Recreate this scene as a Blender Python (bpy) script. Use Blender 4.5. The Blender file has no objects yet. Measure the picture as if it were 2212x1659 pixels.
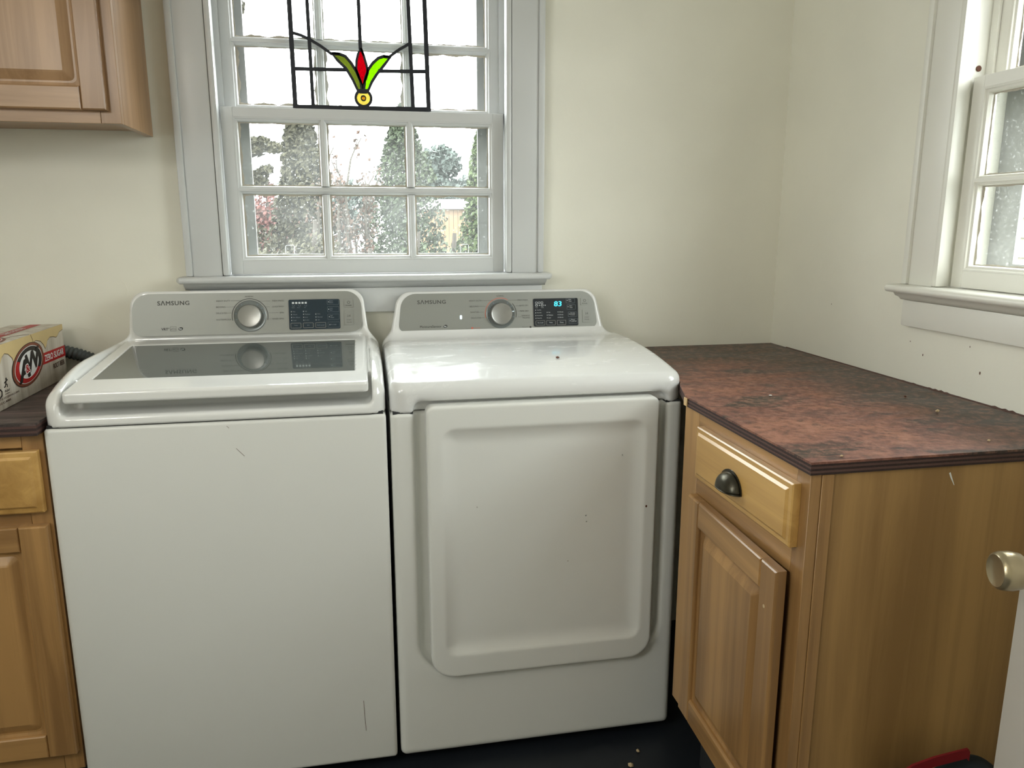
import bpy, bmesh, math, random
import numpy as np
from mathutils import Vector, Matrix

sc = bpy.context.scene
COL = sc.collection
R = math.radians

# ------------------------------------------------------------------ camera
cam_d = bpy.data.cameras.new('camera')
cam_d.sensor_fit = 'HORIZONTAL'
cam_d.sensor_width = 36.0
cam_d.lens = 1655.75 / 2212.0 * 36.0
cam_d.clip_start = 0.02
cam_d.clip_end = 300
cam = bpy.data.objects.new('camera', cam_d)
COL.objects.link(cam)
YAW, PITCH = 0.1929, 0.2062
fw = Vector((math.sin(YAW) * math.cos(PITCH), math.cos(YAW) * math.cos(PITCH), -math.sin(PITCH)))
rt = Vector((math.cos(YAW), -math.sin(YAW), 0))
up = rt.cross(fw)
M = Matrix((rt, up, -fw)).transposed().to_4x4()
M.translation = Vector((-0.1806, -2.1868, 1.2899))
cam.matrix_world = M
sc.camera = cam

# ------------------------------------------------------------------ world, lights, exposure
SKY = 11.0
w = bpy.data.worlds.new('overcast_sky')
sc.world = w
w.use_nodes = True
bg = w.node_tree.nodes['Background']
bg.inputs['Color'].default_value = (0.96, 0.99, 1.0, 1)
bg.inputs['Strength'].default_value = SKY

def area(name, loc, target, sx, sy, power, color, portal=False):
    d = bpy.data.lights.new(name, 'AREA')
    d.shape = 'RECTANGLE'
    d.size, d.size_y = sx, sy
    d.energy = power
    d.color = color
    o = bpy.data.objects.new(name, d)
    o.location = loc
    o.rotation_euler = (Vector(target) - Vector(loc)).to_track_quat('-Z', 'Y').to_euler()
    COL.objects.link(o)
    if portal:
        d.cycles.is_portal = True
    return o

ld = bpy.data.lights.new('fill_light', 'POINT')  # unseen fill light, added to lift the walls and appliance fronts
ld.energy = 13.5
ld.shadow_soft_size = 0.16
ld.color = (1.0, 0.965, 0.90)
lo = bpy.data.objects.new('fill_light', ld)
lo.location = (-1.25, -2.1, 1.95)
COL.objects.link(lo)
XL_ = -1.95
area('portal_back_window', (-0.149, 0.16, 1.6), (-0.149, -3, 1.6), 0.80, 0.92, 1, (1, 1, 1), True)
area('portal_fill_window', (XL_ - 0.10, -2.15, 1.62), (3, -2.15, 1.62), 0.56, 0.76, 1, (1, 1, 1), True)
area('portal_right_window', (1.24, -1.083, 1.6), (-3, -1.083, 1.6), 0.80, 0.92, 1, (1, 1, 1), True)

sc.view_settings.view_transform = 'Standard'
sc.view_settings.look = 'None'
sc.view_settings.exposure = 0.6
sc.view_settings.gamma = 1.0
sc.view_settings.use_curve_mapping = False
sc.cycles.max_bounces = 14
sc.cycles.diffuse_bounces = 7
sc.cycles.transparent_max_bounces = 24
sc.cycles.sample_clamp_indirect = 6
sc.cycles.caustics_reflective = False
sc.cycles.caustics_refractive = False

# ------------------------------------------------------------------ materials
def lin(r, g, b):
    f = lambda c: (c / 255 / 12.92) if c / 255 <= 0.04045 else ((c / 255 + 0.055) / 1.055) ** 2.4
    return (f(r), f(g), f(b), 1)

def new_mat(name):
    m = bpy.data.materials.new(name)
    m.use_nodes = True
    nt = m.node_tree
    b = nt.nodes['Principled BSDF']
    return m, nt, b

def N(nt, t, **kw):
    n = nt.nodes.new(t)
    for k, v in kw.items():
        if k in ('operation', 'blend_type', 'data_type', 'wave_type', 'bands_direction', 'feature', 'noise_dimensions', 'use_clamp'):
            setattr(n, k, v)
        else:
            n.inputs[k].default_value = v
    return n

def ramp(nt, stops):
    n = nt.nodes.new('ShaderNodeValToRGB')
    els = n.color_ramp.elements
    while len(els) < len(stops):
        els.new(0.5)
    for e, (p, c) in zip(els, stops):
        e.position = p
        e.color = c if len(c) == 4 else (*c, 1)
    return n

def plain(name, col, rough=0.5, metal=0.0, spec=0.5, bump=0.0, bscale=60.0, coat=0.0, var=0.0):
    m, nt, b = new_mat(name)
    b.inputs['Base Color'].default_value = col
    b.inputs['Roughness'].default_value = rough
    b.inputs['Metallic'].default_value = metal
    b.inputs['Specular IOR Level'].default_value = spec
    b.inputs['Coat Weight'].default_value = coat
    b.inputs['Coat Roughness'].default_value = 0.05
    if bump or var:
        tc = N(nt, 'ShaderNodeTexCoord')
        nz = N(nt, 'ShaderNodeTexNoise', Scale=bscale, Detail=4.0)
        nt.links.new(tc.outputs['Object'], nz.inputs['Vector'])
        if bump:
            bp = N(nt, 'ShaderNodeBump', Strength=bump, Distance=0.002)
            nt.links.new(nz.outputs['Fac'], bp.inputs['Height'])
            nt.links.new(bp.outputs['Normal'], b.inputs['Normal'])
        if var:
            nz2 = N(nt, 'ShaderNodeTexNoise', Scale=4.0, Detail=3.0)
            nt.links.new(tc.outputs['Object'], nz2.inputs['Vector'])
            d = tuple(c * (1 - var) for c in col[:3]) + (1,)
            rp = ramp(nt, [(0.35, d), (0.65, col)])
            nt.links.new(nz2.outputs['Fac'], rp.inputs['Fac'])
            nt.links.new(rp.outputs['Color'], b.inputs['Base Color'])
    return m

def wood(name, c1, c2, axis, rough=0.35, scale=1.0, coat=0.15):
    m, nt, b = new_mat(name)
    tc = N(nt, 'ShaderNodeTexCoord')
    mp = N(nt, 'ShaderNodeMapping')
    s = [34.0 * scale] * 3
    s[axis] = 1.6 * scale
    mp.inputs['Scale'].default_value = s
    nt.links.new(tc.outputs['Object'], mp.inputs['Vector'])
    nz = N(nt, 'ShaderNodeTexNoise', Scale=1.0, Detail=6.0, Roughness=0.6, Distortion=0.6)
    nt.links.new(mp.outputs['Vector'], nz.inputs['Vector'])
    mp2 = N(nt, 'ShaderNodeMapping')
    s2 = [9.0 * scale] * 3
    s2[axis] = 0.5
    mp2.inputs['Scale'].default_value = s2
    nt.links.new(tc.outputs['Object'], mp2.inputs['Vector'])
    nz2 = N(nt, 'ShaderNodeTexNoise', Scale=1.0, Detail=2.0)
    nt.links.new(mp2.outputs['Vector'], nz2.inputs['Vector'])
    ad = N(nt, 'ShaderNodeMath', operation='ADD')
    nt.links.new(nz.outputs['Fac'], ad.inputs[0])
    nt.links.new(nz2.outputs['Fac'], ad.inputs[1])
    hf = N(nt, 'ShaderNodeMath', operation='MULTIPLY')
    hf.inputs[1].default_value = 0.5
    nt.links.new(ad.outputs[0], hf.inputs[0])
    rp = ramp(nt, [(0.41, c1), (0.59, c2)])
    nt.links.new(hf.outputs[0], rp.inputs['Fac'])
    nt.links.new(rp.outputs['Color'], b.inputs['Base Color'])
    b.inputs['Roughness'].default_value = rough
    b.inputs['Coat Weight'].default_value = coat
    b.inputs['Coat Roughness'].default_value = 0.25
    bp = N(nt, 'ShaderNodeBump', Strength=0.15, Distance=0.0008)
    nt.links.new(nz.outputs['Fac'], bp.inputs['Height'])
    nt.links.new(bp.outputs['Normal'], b.inputs['Normal'])
    return m

def pane_mat(name, tint, haze, hazecol=(0.9, 0.92, 0.9, 1), specks=0.0, gloss=0.06):
    m, nt, b = new_mat(name)
    nt.nodes.remove(b)
    out = nt.nodes['Material Output']
    tr = N(nt, 'ShaderNodeBsdfTransparent', Color=tint)
    tl = N(nt, 'ShaderNodeBsdfTranslucent', Color=hazecol)
    mx = N(nt, 'ShaderNodeMixShader')
    nt.links.new(tr.outputs[0], mx.inputs[1])
    nt.links.new(tl.outputs[0], mx.inputs[2])
    mx.inputs[0].default_value = haze
    if specks:
        tc = N(nt, 'ShaderNodeTexCoord')
        n1 = N(nt, 'ShaderNodeTexNoise', Scale=160.0, Detail=3.0, Roughness=0.6)
        nt.links.new(tc.outputs['Object'], n1.inputs['Vector'])
        n2 = N(nt, 'ShaderNodeTexNoise', Scale=9.0, Detail=3.0)
        nt.links.new(tc.outputs['Object'], n2.inputs['Vector'])
        r1 = ramp(nt, [(0.60, (0, 0, 0, 1)), (0.72, (specks,) * 3 + (1,))])
        nt.links.new(n1.outputs['Fac'], r1.inputs['Fac'])
        r2 = ramp(nt, [(0.35, (haze * 0.6,) * 3 + (1,)), (0.7, (haze * 1.35,) * 3 + (1,))])
        nt.links.new(n2.outputs['Fac'], r2.inputs['Fac'])
        ad = N(nt, 'ShaderNodeMath', operation='ADD', use_clamp=True)
        nt.links.new(r1.outputs['Color'], ad.inputs[0])
        nt.links.new(r2.outputs['Color'], ad.inputs[1])
        nt.links.new(ad.outputs[0], mx.inputs[0])
    gl = N(nt, 'ShaderNodeBsdfGlossy', Roughness=0.02)
    fr = N(nt, 'ShaderNodeLayerWeight', Blend=0.15)
    ml = N(nt, 'ShaderNodeMath', operation='MULTIPLY')
    ml.inputs[1].default_value = gloss * 4
    nt.links.new(fr.outputs['Fresnel'], ml.inputs[0])
    m2 = N(nt, 'ShaderNodeMixShader')
    nt.links.new(ml.outputs[0], m2.inputs[0])
    nt.links.new(mx.outputs[0], m2.inputs[1])
    nt.links.new(gl.outputs[0], m2.inputs[2])
    nt.links.new(m2.outputs[0], out.inputs['Surface'])
    return m

def emit(name, col, s):
    m, nt, b = new_mat(name)
    b.inputs['Base Color'].default_value = (0.02, 0.02, 0.02, 1)
    b.inputs['Emission Color'].default_value = col
    b.inputs['Emission Strength'].default_value = s
    return m

MAT = {}
MAT['wall'] = plain('cream_wall_paint', (0.80, 0.785, 0.69, 1), 0.6, bump=0.25, bscale=45, var=0.04)
MAT['ceiling'] = plain('ceiling_paint', (0.82, 0.81, 0.77, 1), 0.8, bump=0.1)
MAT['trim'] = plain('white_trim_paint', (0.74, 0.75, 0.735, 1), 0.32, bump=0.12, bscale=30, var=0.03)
MAT['trim_backlit'] = plain('backlit_white_trim_paint', (0.575, 0.588, 0.585, 1), 0.34, bump=0.12, bscale=30, var=0.03)  # white trim with the backlit dimness round the back window put in its colour
MAT['trim_warm'] = plain('warm_white_trim_paint', (0.72, 0.71, 0.65, 1), 0.34, bump=0.12, bscale=30, var=0.03)
MAT['exterior'] = plain('exterior_paint', (0.6, 0.6, 0.55, 1), 0.8)
MAT['floor'] = plain('dark_floor', (0.012, 0.015, 0.02, 1), 0.45, bump=0.2, bscale=25)
MAT['enamel'] = plain('white_enamel', (0.76, 0.765, 0.745, 1), 0.22, spec=0.5, coat=0.35)
MAT['enamel_matte'] = plain('white_painted_steel', (0.74, 0.745, 0.715, 1), 0.33, spec=0.45, bump=0.04, bscale=400)
MAT['gloss_white'] = plain('gloss_white_plastic', (0.78, 0.785, 0.77, 1), 0.09, spec=0.55, coat=0.5)
MAT['fascia'] = plain('silver_fascia', (0.31, 0.318, 0.298, 1), 0.42, metal=0.5, bump=0.03, bscale=900)
MAT['silver'] = plain('brushed_silver', (0.36, 0.36, 0.345, 1), 0.33, metal=0.85)
MAT['silver_dark'] = plain('grey_dial_ring', (0.20, 0.22, 0.22, 1), 0.3, metal=0.5)
MAT['display'] = plain('dark_blue_display', (0.014, 0.030, 0.045, 1), 0.12, spec=0.5)
MAT['display_black'] = plain('charcoal_display', (0.012, 0.017, 0.023, 1), 0.12, spec=0.5)
MAT['print_dark'] = plain('dark_print', (0.05, 0.05, 0.05, 1), 0.6)
MAT['print_grey'] = plain('grey_print', (0.085, 0.085, 0.08, 1), 0.6)
MAT['print_white'] = plain('white_print', (0.62, 0.66, 0.68, 1), 0.6)
MAT['print_dim'] = plain('dim_print', (0.22, 0.27, 0.31, 1), 0.6)
MAT['print_red'] = plain('red_print', (0.62, 0.16, 0.11, 1), 0.6)
MAT['led_cyan'] = emit('cyan_led', (0.05, 0.75, 1.0, 1), 1.3)
MAT['led_white'] = emit('pale_led', (0.75, 0.95, 1.0, 1), 0.9)
MAT['gap'] = plain('dark_gasket', (0.02, 0.022, 0.024, 1), 0.7)
MAT['lead'] = plain('lead_came', (0.010, 0.012, 0.018, 1), 0.55, metal=0.2, bump=0.3, bscale=120)
MAT['glass_clear'] = pane_mat('clear_leaded_glass', (0.97, 0.98, 0.97, 1), 0.02)
MAT['glass_red'] = pane_mat('red_glass', (0.21, 0.004, 0.020, 1), 0.01, (0.6, 0.01, 0.02, 1))
MAT['glass_olive'] = pane_mat('olive_green_glass', (0.112, 0.128, 0.034, 1), 0.01, (0.2, 0.3, 0.05, 1))
MAT['glass_lime'] = pane_mat('lime_green_glass', (0.155, 0.27, 0.006, 1), 0.01, (0.2, 0.7, 0.05, 1))
MAT['glass_yellow'] = pane_mat('yellow_glass', (0.27, 0.235, 0.085, 1), 0.01, (0.8, 0.6, 0.1, 1))
MAT['glass_amber'] = pane_mat('amber_glass', (0.80, 0.60, 0.30, 1), 0.01, (0.6, 0.3, 0.05, 1))
MAT['pane_upper'] = pane_mat('window_glass', (0.96, 0.97, 0.965, 1), 0.012, specks=0.04)
MAT['pane_lower'] = pane_mat('dirty_window_glass', (0.93, 0.95, 0.93, 1), 0.028, specks=0.13)
MAT['putty'] = plain('old_putty', (0.50, 0.46, 0.38, 1), 0.8, bump=0.6, bscale=90, var=0.25)
MAT['alu'] = plain('storm_aluminium', (0.22, 0.22, 0.21, 1), 0.6, metal=0.1)
HONEY1, HONEY2 = (0.26, 0.138, 0.050, 1), (0.44, 0.248, 0.092, 1)
MAT['wood_z'] = wood('honey_maple_upright', HONEY1, HONEY2, 2)
MAT['wood_x'] = wood('honey_maple_across', HONEY1, HONEY2, 0)
MAT['wood_y'] = wood('honey_maple_along', HONEY1, HONEY2, 1)
MAT['wood_upper_z'] = wood('upper_maple_upright', (0.27, 0.155, 0.075, 1), (0.40, 0.245, 0.13, 1), 2)  # maple made duller, veiling glare from the window mixed into both upper wood colours
MAT['wood_upper_x'] = wood('upper_maple_across', (0.27, 0.155, 0.075, 1), (0.40, 0.245, 0.13, 1), 0)
MAT['wood_drawer'] = wood('golden_maple_drawer', (0.40, 0.22, 0.06, 1), (0.60, 0.36, 0.115, 1), 1, rough=0.28, scale=0.7, coat=0.3)
MAT['wood_side'] = wood('maple_veneer_side', (0.27, 0.150, 0.052, 1), (0.40, 0.235, 0.085, 1), 2, rough=0.5, scale=0.8, coat=0.0)
MAT['wood_light'] = wood('pale_wood', (0.50, 0.32, 0.14, 1), (0.62, 0.42, 0.2, 1), 1)
MAT['ply_dark'] = plain('dark_ply_edge', (0.030, 0.014, 0.012, 1), 0.6, bump=0.4, bscale=200)
MAT['ply_mid'] = plain('brown_ply_edge', (0.085, 0.040, 0.032, 1), 0.6, bump=0.4, bscale=200)
MAT['bronze'] = plain('antique_bronze', (0.060, 0.055, 0.040, 1), 0.30, metal=0.85, bump=0.1)
MAT['old_brass'] = plain('worn_brass_knob', (0.50, 0.42, 0.27, 1), 0.28, metal=0.75, bump=0.3, bscale=70, var=0.5)
MAT['hose'] = plain('grey_hose_plastic', (0.055, 0.065, 0.065, 1), 0.5)
MAT['door_paint'] = plain('white_door_paint', (0.72, 0.70, 0.65, 1), 0.4, bump=0.1)
MAT['rust'] = plain('rust_brown', (0.10, 0.035, 0.018, 1), 0.8)
MAT['crumb'] = plain('pale_crumb', (0.55, 0.42, 0.25, 1), 0.8)
MAT['logo_white'] = plain('logo_white', (0.72, 0.72, 0.70, 1), 0.45)
MAT['bag_navy'] = plain('dark_teal_fabric', (0.006, 0.014, 0.020, 1), 0.8, bump=0.3)
MAT['strap_red'] = plain('red_webbing', (0.20, 0.004, 0.008, 1), 0.7)

def countertop_mat(name, red):
    m, nt, b = new_mat(name)
    L = nt.links.new
    tc = N(nt, 'ShaderNodeTexCoord')
    def noise(rot, scale, **kw):
        mp = N(nt, 'ShaderNodeMapping')
        mp.inputs['Rotation'].default_value = (0, 0, R(rot))
        mp.inputs['Scale'].default_value = scale
        L(tc.outputs['Object'], mp.inputs['Vector'])
        n = N(nt, 'ShaderNodeTexNoise', **kw)
        L(mp.outputs['Vector'], n.inputs['Vector'])
        return n.outputs['Fac']
    def mix(fac, a, c):
        mx = nt.nodes.new('ShaderNodeMixRGB')
        L(fac, mx.inputs[0])
        for i, q in ((1, a), (2, c)):
            if isinstance(q, tuple): mx.inputs[i].default_value = q
            else: L(q, mx.inputs[i])
        return mx.outputs[0]
    def rmp(fac, stops):
        r = ramp(nt, stops); L(fac, r.inputs['Fac']); return r.outputs['Color']
    g = lambda x: (x, x, x, 1)
    blot = noise(-35, (2.6, 6.0, 5), Scale=1.7, Detail=7.0, Roughness=0.65, Distortion=0.6)
    fine = noise(20, (60, 60, 60), Scale=1.0, Detail=6.0, Roughness=0.7)
    scr = noise(78, (9, 300, 20), Scale=1.0, Detail=5.0, Roughness=0.7)
    if red:
        base = rmp(blot, [(0.38, (0.030, 0.018, 0.015, 1)), (0.45, (0.130, 0.048, 0.036, 1)), (0.60, (0.215, 0.086, 0.052, 1)), (0.76, (0.30, 0.145, 0.092, 1))])
        # grey-brown grime left in a band along both walls
        sx = nt.nodes.new('ShaderNodeSeparateXYZ'); L(tc.outputs['Object'], sx.inputs[0])
        nb = noise(0, (4, 4, 4), Scale=1.0, Detail=5.0)
        def band(out, lo, hi):
            ad = N(nt, 'ShaderNodeMath', operation='MULTIPLY_ADD'); L(nb, ad.inputs[0]); ad.inputs[1].default_value = 0.30; L(out, ad.inputs[2])
            mr = N(nt, 'ShaderNodeMapRange'); L(ad.outputs[0], mr.inputs['Value'])
            mr.inputs['From Min'].default_value = lo; mr.inputs['From Max'].default_value = hi
            return mr.outputs[0]
        mxm = N(nt, 'ShaderNodeMath', operation='MAXIMUM')
        L(band(sx.outputs['X'], 0.20, 0.32), mxm.inputs[0]); L(band(sx.outputs['Y'], 0.36, 0.54), mxm.inputs[1])
        grime = rmp(blot, [(0.35, (0.032, 0.026, 0.020, 1)), (0.7, (0.075, 0.057, 0.044, 1))])
        ml = N(nt, 'ShaderNodeMath', operation='MULTIPLY'); L(mxm.outputs[0], ml.inputs[0]); ml.inputs[1].default_value = 0.92
        base = mix(ml.outputs[0], base, grime)
        base = mix(rmp(fine, [(0.48, g(0)), (0.66, g(0.62))]), base, (0.33, 0.155, 0.105, 1))
        base = mix(rmp(fine, [(0.32, g(0.75)), (0.47, g(0))]), base, (0.035, 0.020, 0.017, 1))
        base = mix(rmp(scr, [(0.58, g(0)), (0.70, g(0.55))]), base, (0.38, 0.21, 0.14, 1))
    else:
        gr = noise(8, (5, 70, 20), Scale=1.0, Detail=6.0, Roughness=0.65, Distortion=1.2)
        base = rmp(gr, [(0.40, (0.026, 0.018, 0.017, 1)), (0.60, (0.125, 0.086, 0.078, 1))])
    L(base, b.inputs['Base Color'])
    L(rmp(blot, [(0.3, g(0.36)), (0.7, g(0.58))]), b.inputs['Roughness'])
    bp = N(nt, 'ShaderNodeBump', Strength=0.2, Distance=0.001)
    L(fine, bp.inputs['Height'])
    L(bp.outputs['Normal'], b.inputs['Normal'])
    return m
MAT['counter_red'] = countertop_mat('worn_red_film_plywood', True)
MAT['counter_brown'] = countertop_mat('stained_brown_plywood', False)

def lid_glass():
    m, nt, b = new_mat('smoked_lid_glass')
    b.inputs['Base Color'].default_value = (0.085, 0.095, 0.090, 1)
    b.inputs['IOR'].default_value = 1.9
    tc = N(nt, 'ShaderNodeTexCoord')
    mp = N(nt, 'ShaderNodeMapping')
    mp.inputs['Scale'].default_value = (6, 60, 10)
    nt.links.new(tc.outputs['Object'], mp.inputs['Vector'])
    nz = N(nt, 'ShaderNodeTexNoise', Scale=1.0, Detail=5.0)
    nt.links.new(mp.outputs['Vector'], nz.inputs['Vector'])
    rp = ramp(nt, [(0.5, (0.03,) * 3 + (1,)), (0.75, (0.16,) * 3 + (1,))])
    nt.links.new(nz.outputs['Fac'], rp.inputs['Fac'])
    nt.links.new(rp.outputs['Color'], b.inputs['Roughness'])
    return m
MAT['lid_glass'] = lid_glass()

def scuffed_enamel():
    m, nt, b = new_mat('scuffed_white_enamel')
    b.inputs['Base Color'].default_value = (0.72, 0.725, 0.72, 1)
    b.inputs['Coat Weight'].default_value = 0.4
    b.inputs['Coat Roughness'].default_value = 0.06
    tc = N(nt, 'ShaderNodeTexCoord')
    mp = N(nt, 'ShaderNodeMapping')
    mp.inputs['Scale'].default_value = (7, 30, 10)
    nt.links.new(tc.outputs['Object'], mp.inputs['Vector'])
    nz = N(nt, 'ShaderNodeTexNoise', Scale=1.3, Detail=8.0, Roughness=0.7, Distortion=1.0)
    nt.links.new(mp.outputs['Vector'], nz.inputs['Vector'])
    rp = ramp(nt, [(0.45, (0.10,) * 3 + (1,)), (0.75, (0.42,) * 3 + (1,))])
    nt.links.new(nz.outputs['Fac'], rp.inputs['Fac'])
    nt.links.new(rp.outputs['Color'], b.inputs['Roughness'])
    return m
MAT['scuffed'] = scuffed_enamel()

# ------------------------------------------------------------------ helpers
OFF = {}

def tag(o, label=None, cat=None, group=None, kind=None):
    if label: o['label'] = label
    if cat: o['category'] = cat
    if group: o['group'] = group
    if kind: o['kind'] = kind
    return o

def thing(name, loc, label, cat, group=None):
    o = bpy.data.objects.new(name, None)
    o.empty_display_size = 0.05
    o.location = loc
    COL.objects.link(o)
    OFF[o.name] = Vector(loc)
    return tag(o, label, cat, group)

def struct_root(name, loc):
    o = bpy.data.objects.new(name, None)
    o.empty_display_size = 0.05
    o.location = loc
    COL.objects.link(o)
    OFF[o.name] = Vector(loc)
    o['kind'] = 'structure'
    return o

def obj(name, bm, mat, parent=None, smooth=None, base=None, label=None, kind=None):
    """link a bmesh given in world coordinates as one object"""
    me = bpy.data.meshes.new(name)
    if isinstance(bm, bmesh.types.BMesh):
        off = OFF[parent.name] if parent else (Vector(base) if base else Vector((0, 0, 0)))
        bmesh.ops.translate(bm, verts=bm.verts, vec=-off)
        bm.to_mesh(me)
        bm.free()
    else:
        v, f = bm
        off = OFF[parent.name] if parent else (Vector(base) if base else Vector((0, 0, 0)))
        v = np.asarray(v, float) - np.array(off)
        me.from_pydata(v.tolist(), [], f)
    me.materials.append(MAT[mat] if isinstance(mat, str) else mat)
    if smooth is True:
        me.shade_smooth()
    elif smooth:
        me.shade_smooth()
        me.set_sharp_from_angle(angle=R(smooth))
    me.update()
    o = bpy.data.objects.new(name, me)
    COL.objects.link(o)
    if parent:
        o.parent = parent
        OFF[o.name] = OFF[parent.name]
    else:
        o.location = off
        OFF[o.name] = off
    if label: o['label'] = label
    if kind: o['kind'] = kind
    return o

def B():
    return bmesh.new()

def addbox(bm, x0, x1, y0, y1, z0, z1, bev=0.0, seg=2, mat=None):
    r = bmesh.ops.create_cube(bm, size=1.0)
    vs = r['verts']
    for v in vs:
        v.co = Vector(((x0 + x1) / 2 + v.co.x * (x1 - x0), (y0 + y1) / 2 + v.co.y * (y1 - y0), (z0 + z1) / 2 + v.co.z * (z1 - z0)))
        if mat is not None:
            v.co = mat(v.co)
    if bev:
        es = list({e for v in vs for e in v.link_edges})
        bmesh.ops.bevel(bm, geom=es, offset=bev, segments=seg, profile=0.6, affect='EDGES')
    return bm

def box(name, x0, x1, y0, y1, z0, z1, mat, parent=None, bev=0.002, seg=2, fn=None, **kw):
    bm = addbox(B(), x0, x1, y0, y1, z0, z1, bev, seg, fn)
    if fn is not None:
        bmesh.ops.recalc_face_normals(bm, faces=bm.faces)
    return obj(name, bm, mat, parent, smooth=40 if bev else None, **kw)

def extrude_poly(bm, pts, fr, n0, n1):
    """polygon pts (u,v) in frame fr(u,v,n) extruded from n0 to n1"""
    a = [bm.verts.new(fr(u, v, n0)) for u, v in pts]
    b = [bm.verts.new(fr(u, v, n1)) for u, v in pts]
    bm.faces.new(b)
    bm.faces.new(a[::-1])
    k = len(pts)
    for i in range(k):
        j = (i + 1) % k
        bm.faces.new((a[i], a[j], b[j], b[i]))
    bmesh.ops.recalc_face_normals(bm, faces=bm.faces)
    return bm

def rrect(u0, u1, v0, v1, r, seg=6):
    """rounded rectangle; r one number or (bl, br, tr, tl)"""
    if not isinstance(r, (tuple, list)):
        r = (r,) * 4
    out = []
    for (cu, cv, a0, rr) in ((u0, v0, 180, r[0]), (u1, v0, 270, r[1]), (u1, v1, 0, r[2]), (u0, v1, 90, r[3])):
        ccu = cu + (rr if cu == u0 else -rr)
        ccv = cv + (rr if cv == v0 else -rr)
        for i in range(seg + 1):
            a = R(a0 + 90 * i / seg)
            out.append((ccu + rr * math.cos(a), ccv + rr * math.sin(a)))
    return out

def ring(bm, loops, close=False):
    """skin loops of equal length (lists of Vectors)"""
    L = [[bm.verts.new(p) for p in lp] for lp in loops]
    k = len(L[0])
    for a, b in zip(L, L[1:]):
        for i in range(k):
            j = (i + 1) % k
            bm.faces.new((a[i], a[j], b[j], b[i]))
    return L

def lathe(bm, prof, fr, seg=32):
    """prof (radius, n) list; axis along n of frame"""
    loops = []
    for r_, n_ in prof:
        loops.append([fr(r_ * math.cos(2 * math.pi * i / seg), r_ * math.sin(2 * math.pi * i / seg), n_) for i in range(seg)])
    L = ring(bm, loops)
    bm.faces.new(L[0][::-1])
    bm.faces.new(L[-1])
    bmesh.ops.recalc_face_normals(bm, faces=bm.faces)
    return bm

def tube(bm, pts, rad, seg=8):
    pts = [Vector(p) for p in pts]
    loops = []
    for i, p in enumerate(pts):
        d = (pts[min(i + 1, len(pts) - 1)] - pts[max(i - 1, 0)]).normalized()
        a = d.orthogonal().normalized() if i == 0 else (pa - d * pa.dot(d)).normalized()
        pa = a
        b = d.cross(a)
        r_ = rad[i] if isinstance(rad, (list, tuple)) else rad
        loops.append([p + a * r_ * math.cos(2 * math.pi * k / seg) + b * r_ * math.sin(2 * math.pi * k / seg) for k in range(seg)])
    L = ring(bm, loops)
    bm.faces.new(L[0][::-1])
    bm.faces.new(L[-1])
    bmesh.ops.recalc_face_normals(bm, faces=bm.faces)
    return bm

_tc = {}
def text_geo(s, bold=0.0, shear=0.0, space=1.0):
    key = (s, bold, shear, space)
    if key in _tc:
        return _tc[key]
    c = bpy.data.curves.new('lettering', 'FONT')
    c.body = s
    c.size = 1.0
    c.offset = bold
    c.shear = shear
    c.space_character = space
    c.resolution_u = 3
    o = bpy.data.objects.new('lettering', c)
    COL.objects.link(o)
    dg = bpy.context.evaluated_depsgraph_get()
    me = bpy.data.meshes.new_from_object(o.evaluated_get(dg))
    V = [tuple(v.co) for v in me.vertices]
    F = [tuple(p.vertices) for p in me.polygons]
    bpy.data.objects.remove(o)
    bpy.data.curves.remove(c)
    bpy.data.meshes.remove(me)
    _tc[key] = (V, F)
    return V, F

def addtext(bm, s, fr, u0, v0, u1=None, h=None, n=0.0004, bold=0.0, align='L', shear=0.0, space=1.0):
    """text with its lower-left at (u0,v0): width to u1 or height h"""
    V, F = text_geo(s, 0.0, shear, space)
    if not V:
        return bm
    xs = [v[0] for v in V]; ys = [v[1] for v in V]
    X0, X1, Y0, Y1 = min(xs), max(xs), min(ys), max(ys)
    if u1 is not None and h is not None:
        su, sv = (u1 - u0) / (X1 - X0), h / (Y1 - Y0)
    elif u1 is not None:
        su = sv = (u1 - u0) / (X1 - X0)
    else:
        su = sv = h / (Y1 - Y0)
    wd = (X1 - X0) * su
    uu = u0 - (wd if align == 'R' else wd / 2 if align == 'C' else 0)
    # heavier weights: the same glyphs repeated with a slight shift
    sh = [(0, 0)] if not bold else [(bold * a, bold * b) for a, b in ((-1, -0.7), (1, -0.7), (0, 0), (-1, 0.7), (1, 0.7))]
    for k, (da, db) in enumerate(sh):
        vs = [bm.verts.new(fr(uu + (x + da - X0) * su, v0 + (y + db - Y0) * sv, n + k * 0.00001)) for x, y, _ in V]
        for f in F:
            try:
                bm.faces.new([vs[i] for i in f])
            except ValueError:
                pass
    return bm

def flat(bm, pts, fr, n):
    bm.faces.new([bm.verts.new(fr(u, v, n)) for u, v in pts])
    return bm

def strip(bm, pts, wd, fr, n0, n1):
    """a bar of width wd along the polyline pts (u,v), from depth n0 to n1"""
    k = len(pts)
    lo = []
    for i in range(k):
        a = Vector(pts[max(i - 1, 0)]); c = Vector(pts[min(i + 1, k - 1)])
        d = (c - a).normalized()
        q = Vector((-d.y, d.x))
        ww = (wd[i] if isinstance(wd, (list, tuple)) else wd) / 2
        p = Vector(pts[i])
        l, r_ = p + q * ww, p - q * ww
        lo.append([fr(l.x, l.y, n0), fr(l.x, l.y, n1), fr(r_.x, r_.y, n1), fr(r_.x, r_.y, n0)])
    L = ring(bm, lo)
    bm.faces.new(L[0][::-1]); bm.faces.new(L[-1])
    bmesh.ops.recalc_face_normals(bm, faces=bm.faces)
    return bm

def arc(cx, cy, r, a0, a1, n=20):
    return [(cx + r * math.cos(R(a0 + (a1 - a0) * i / n)), cy + r * math.sin(R(a0 + (a1 - a0) * i / n))) for i in range(n + 1)]

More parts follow.
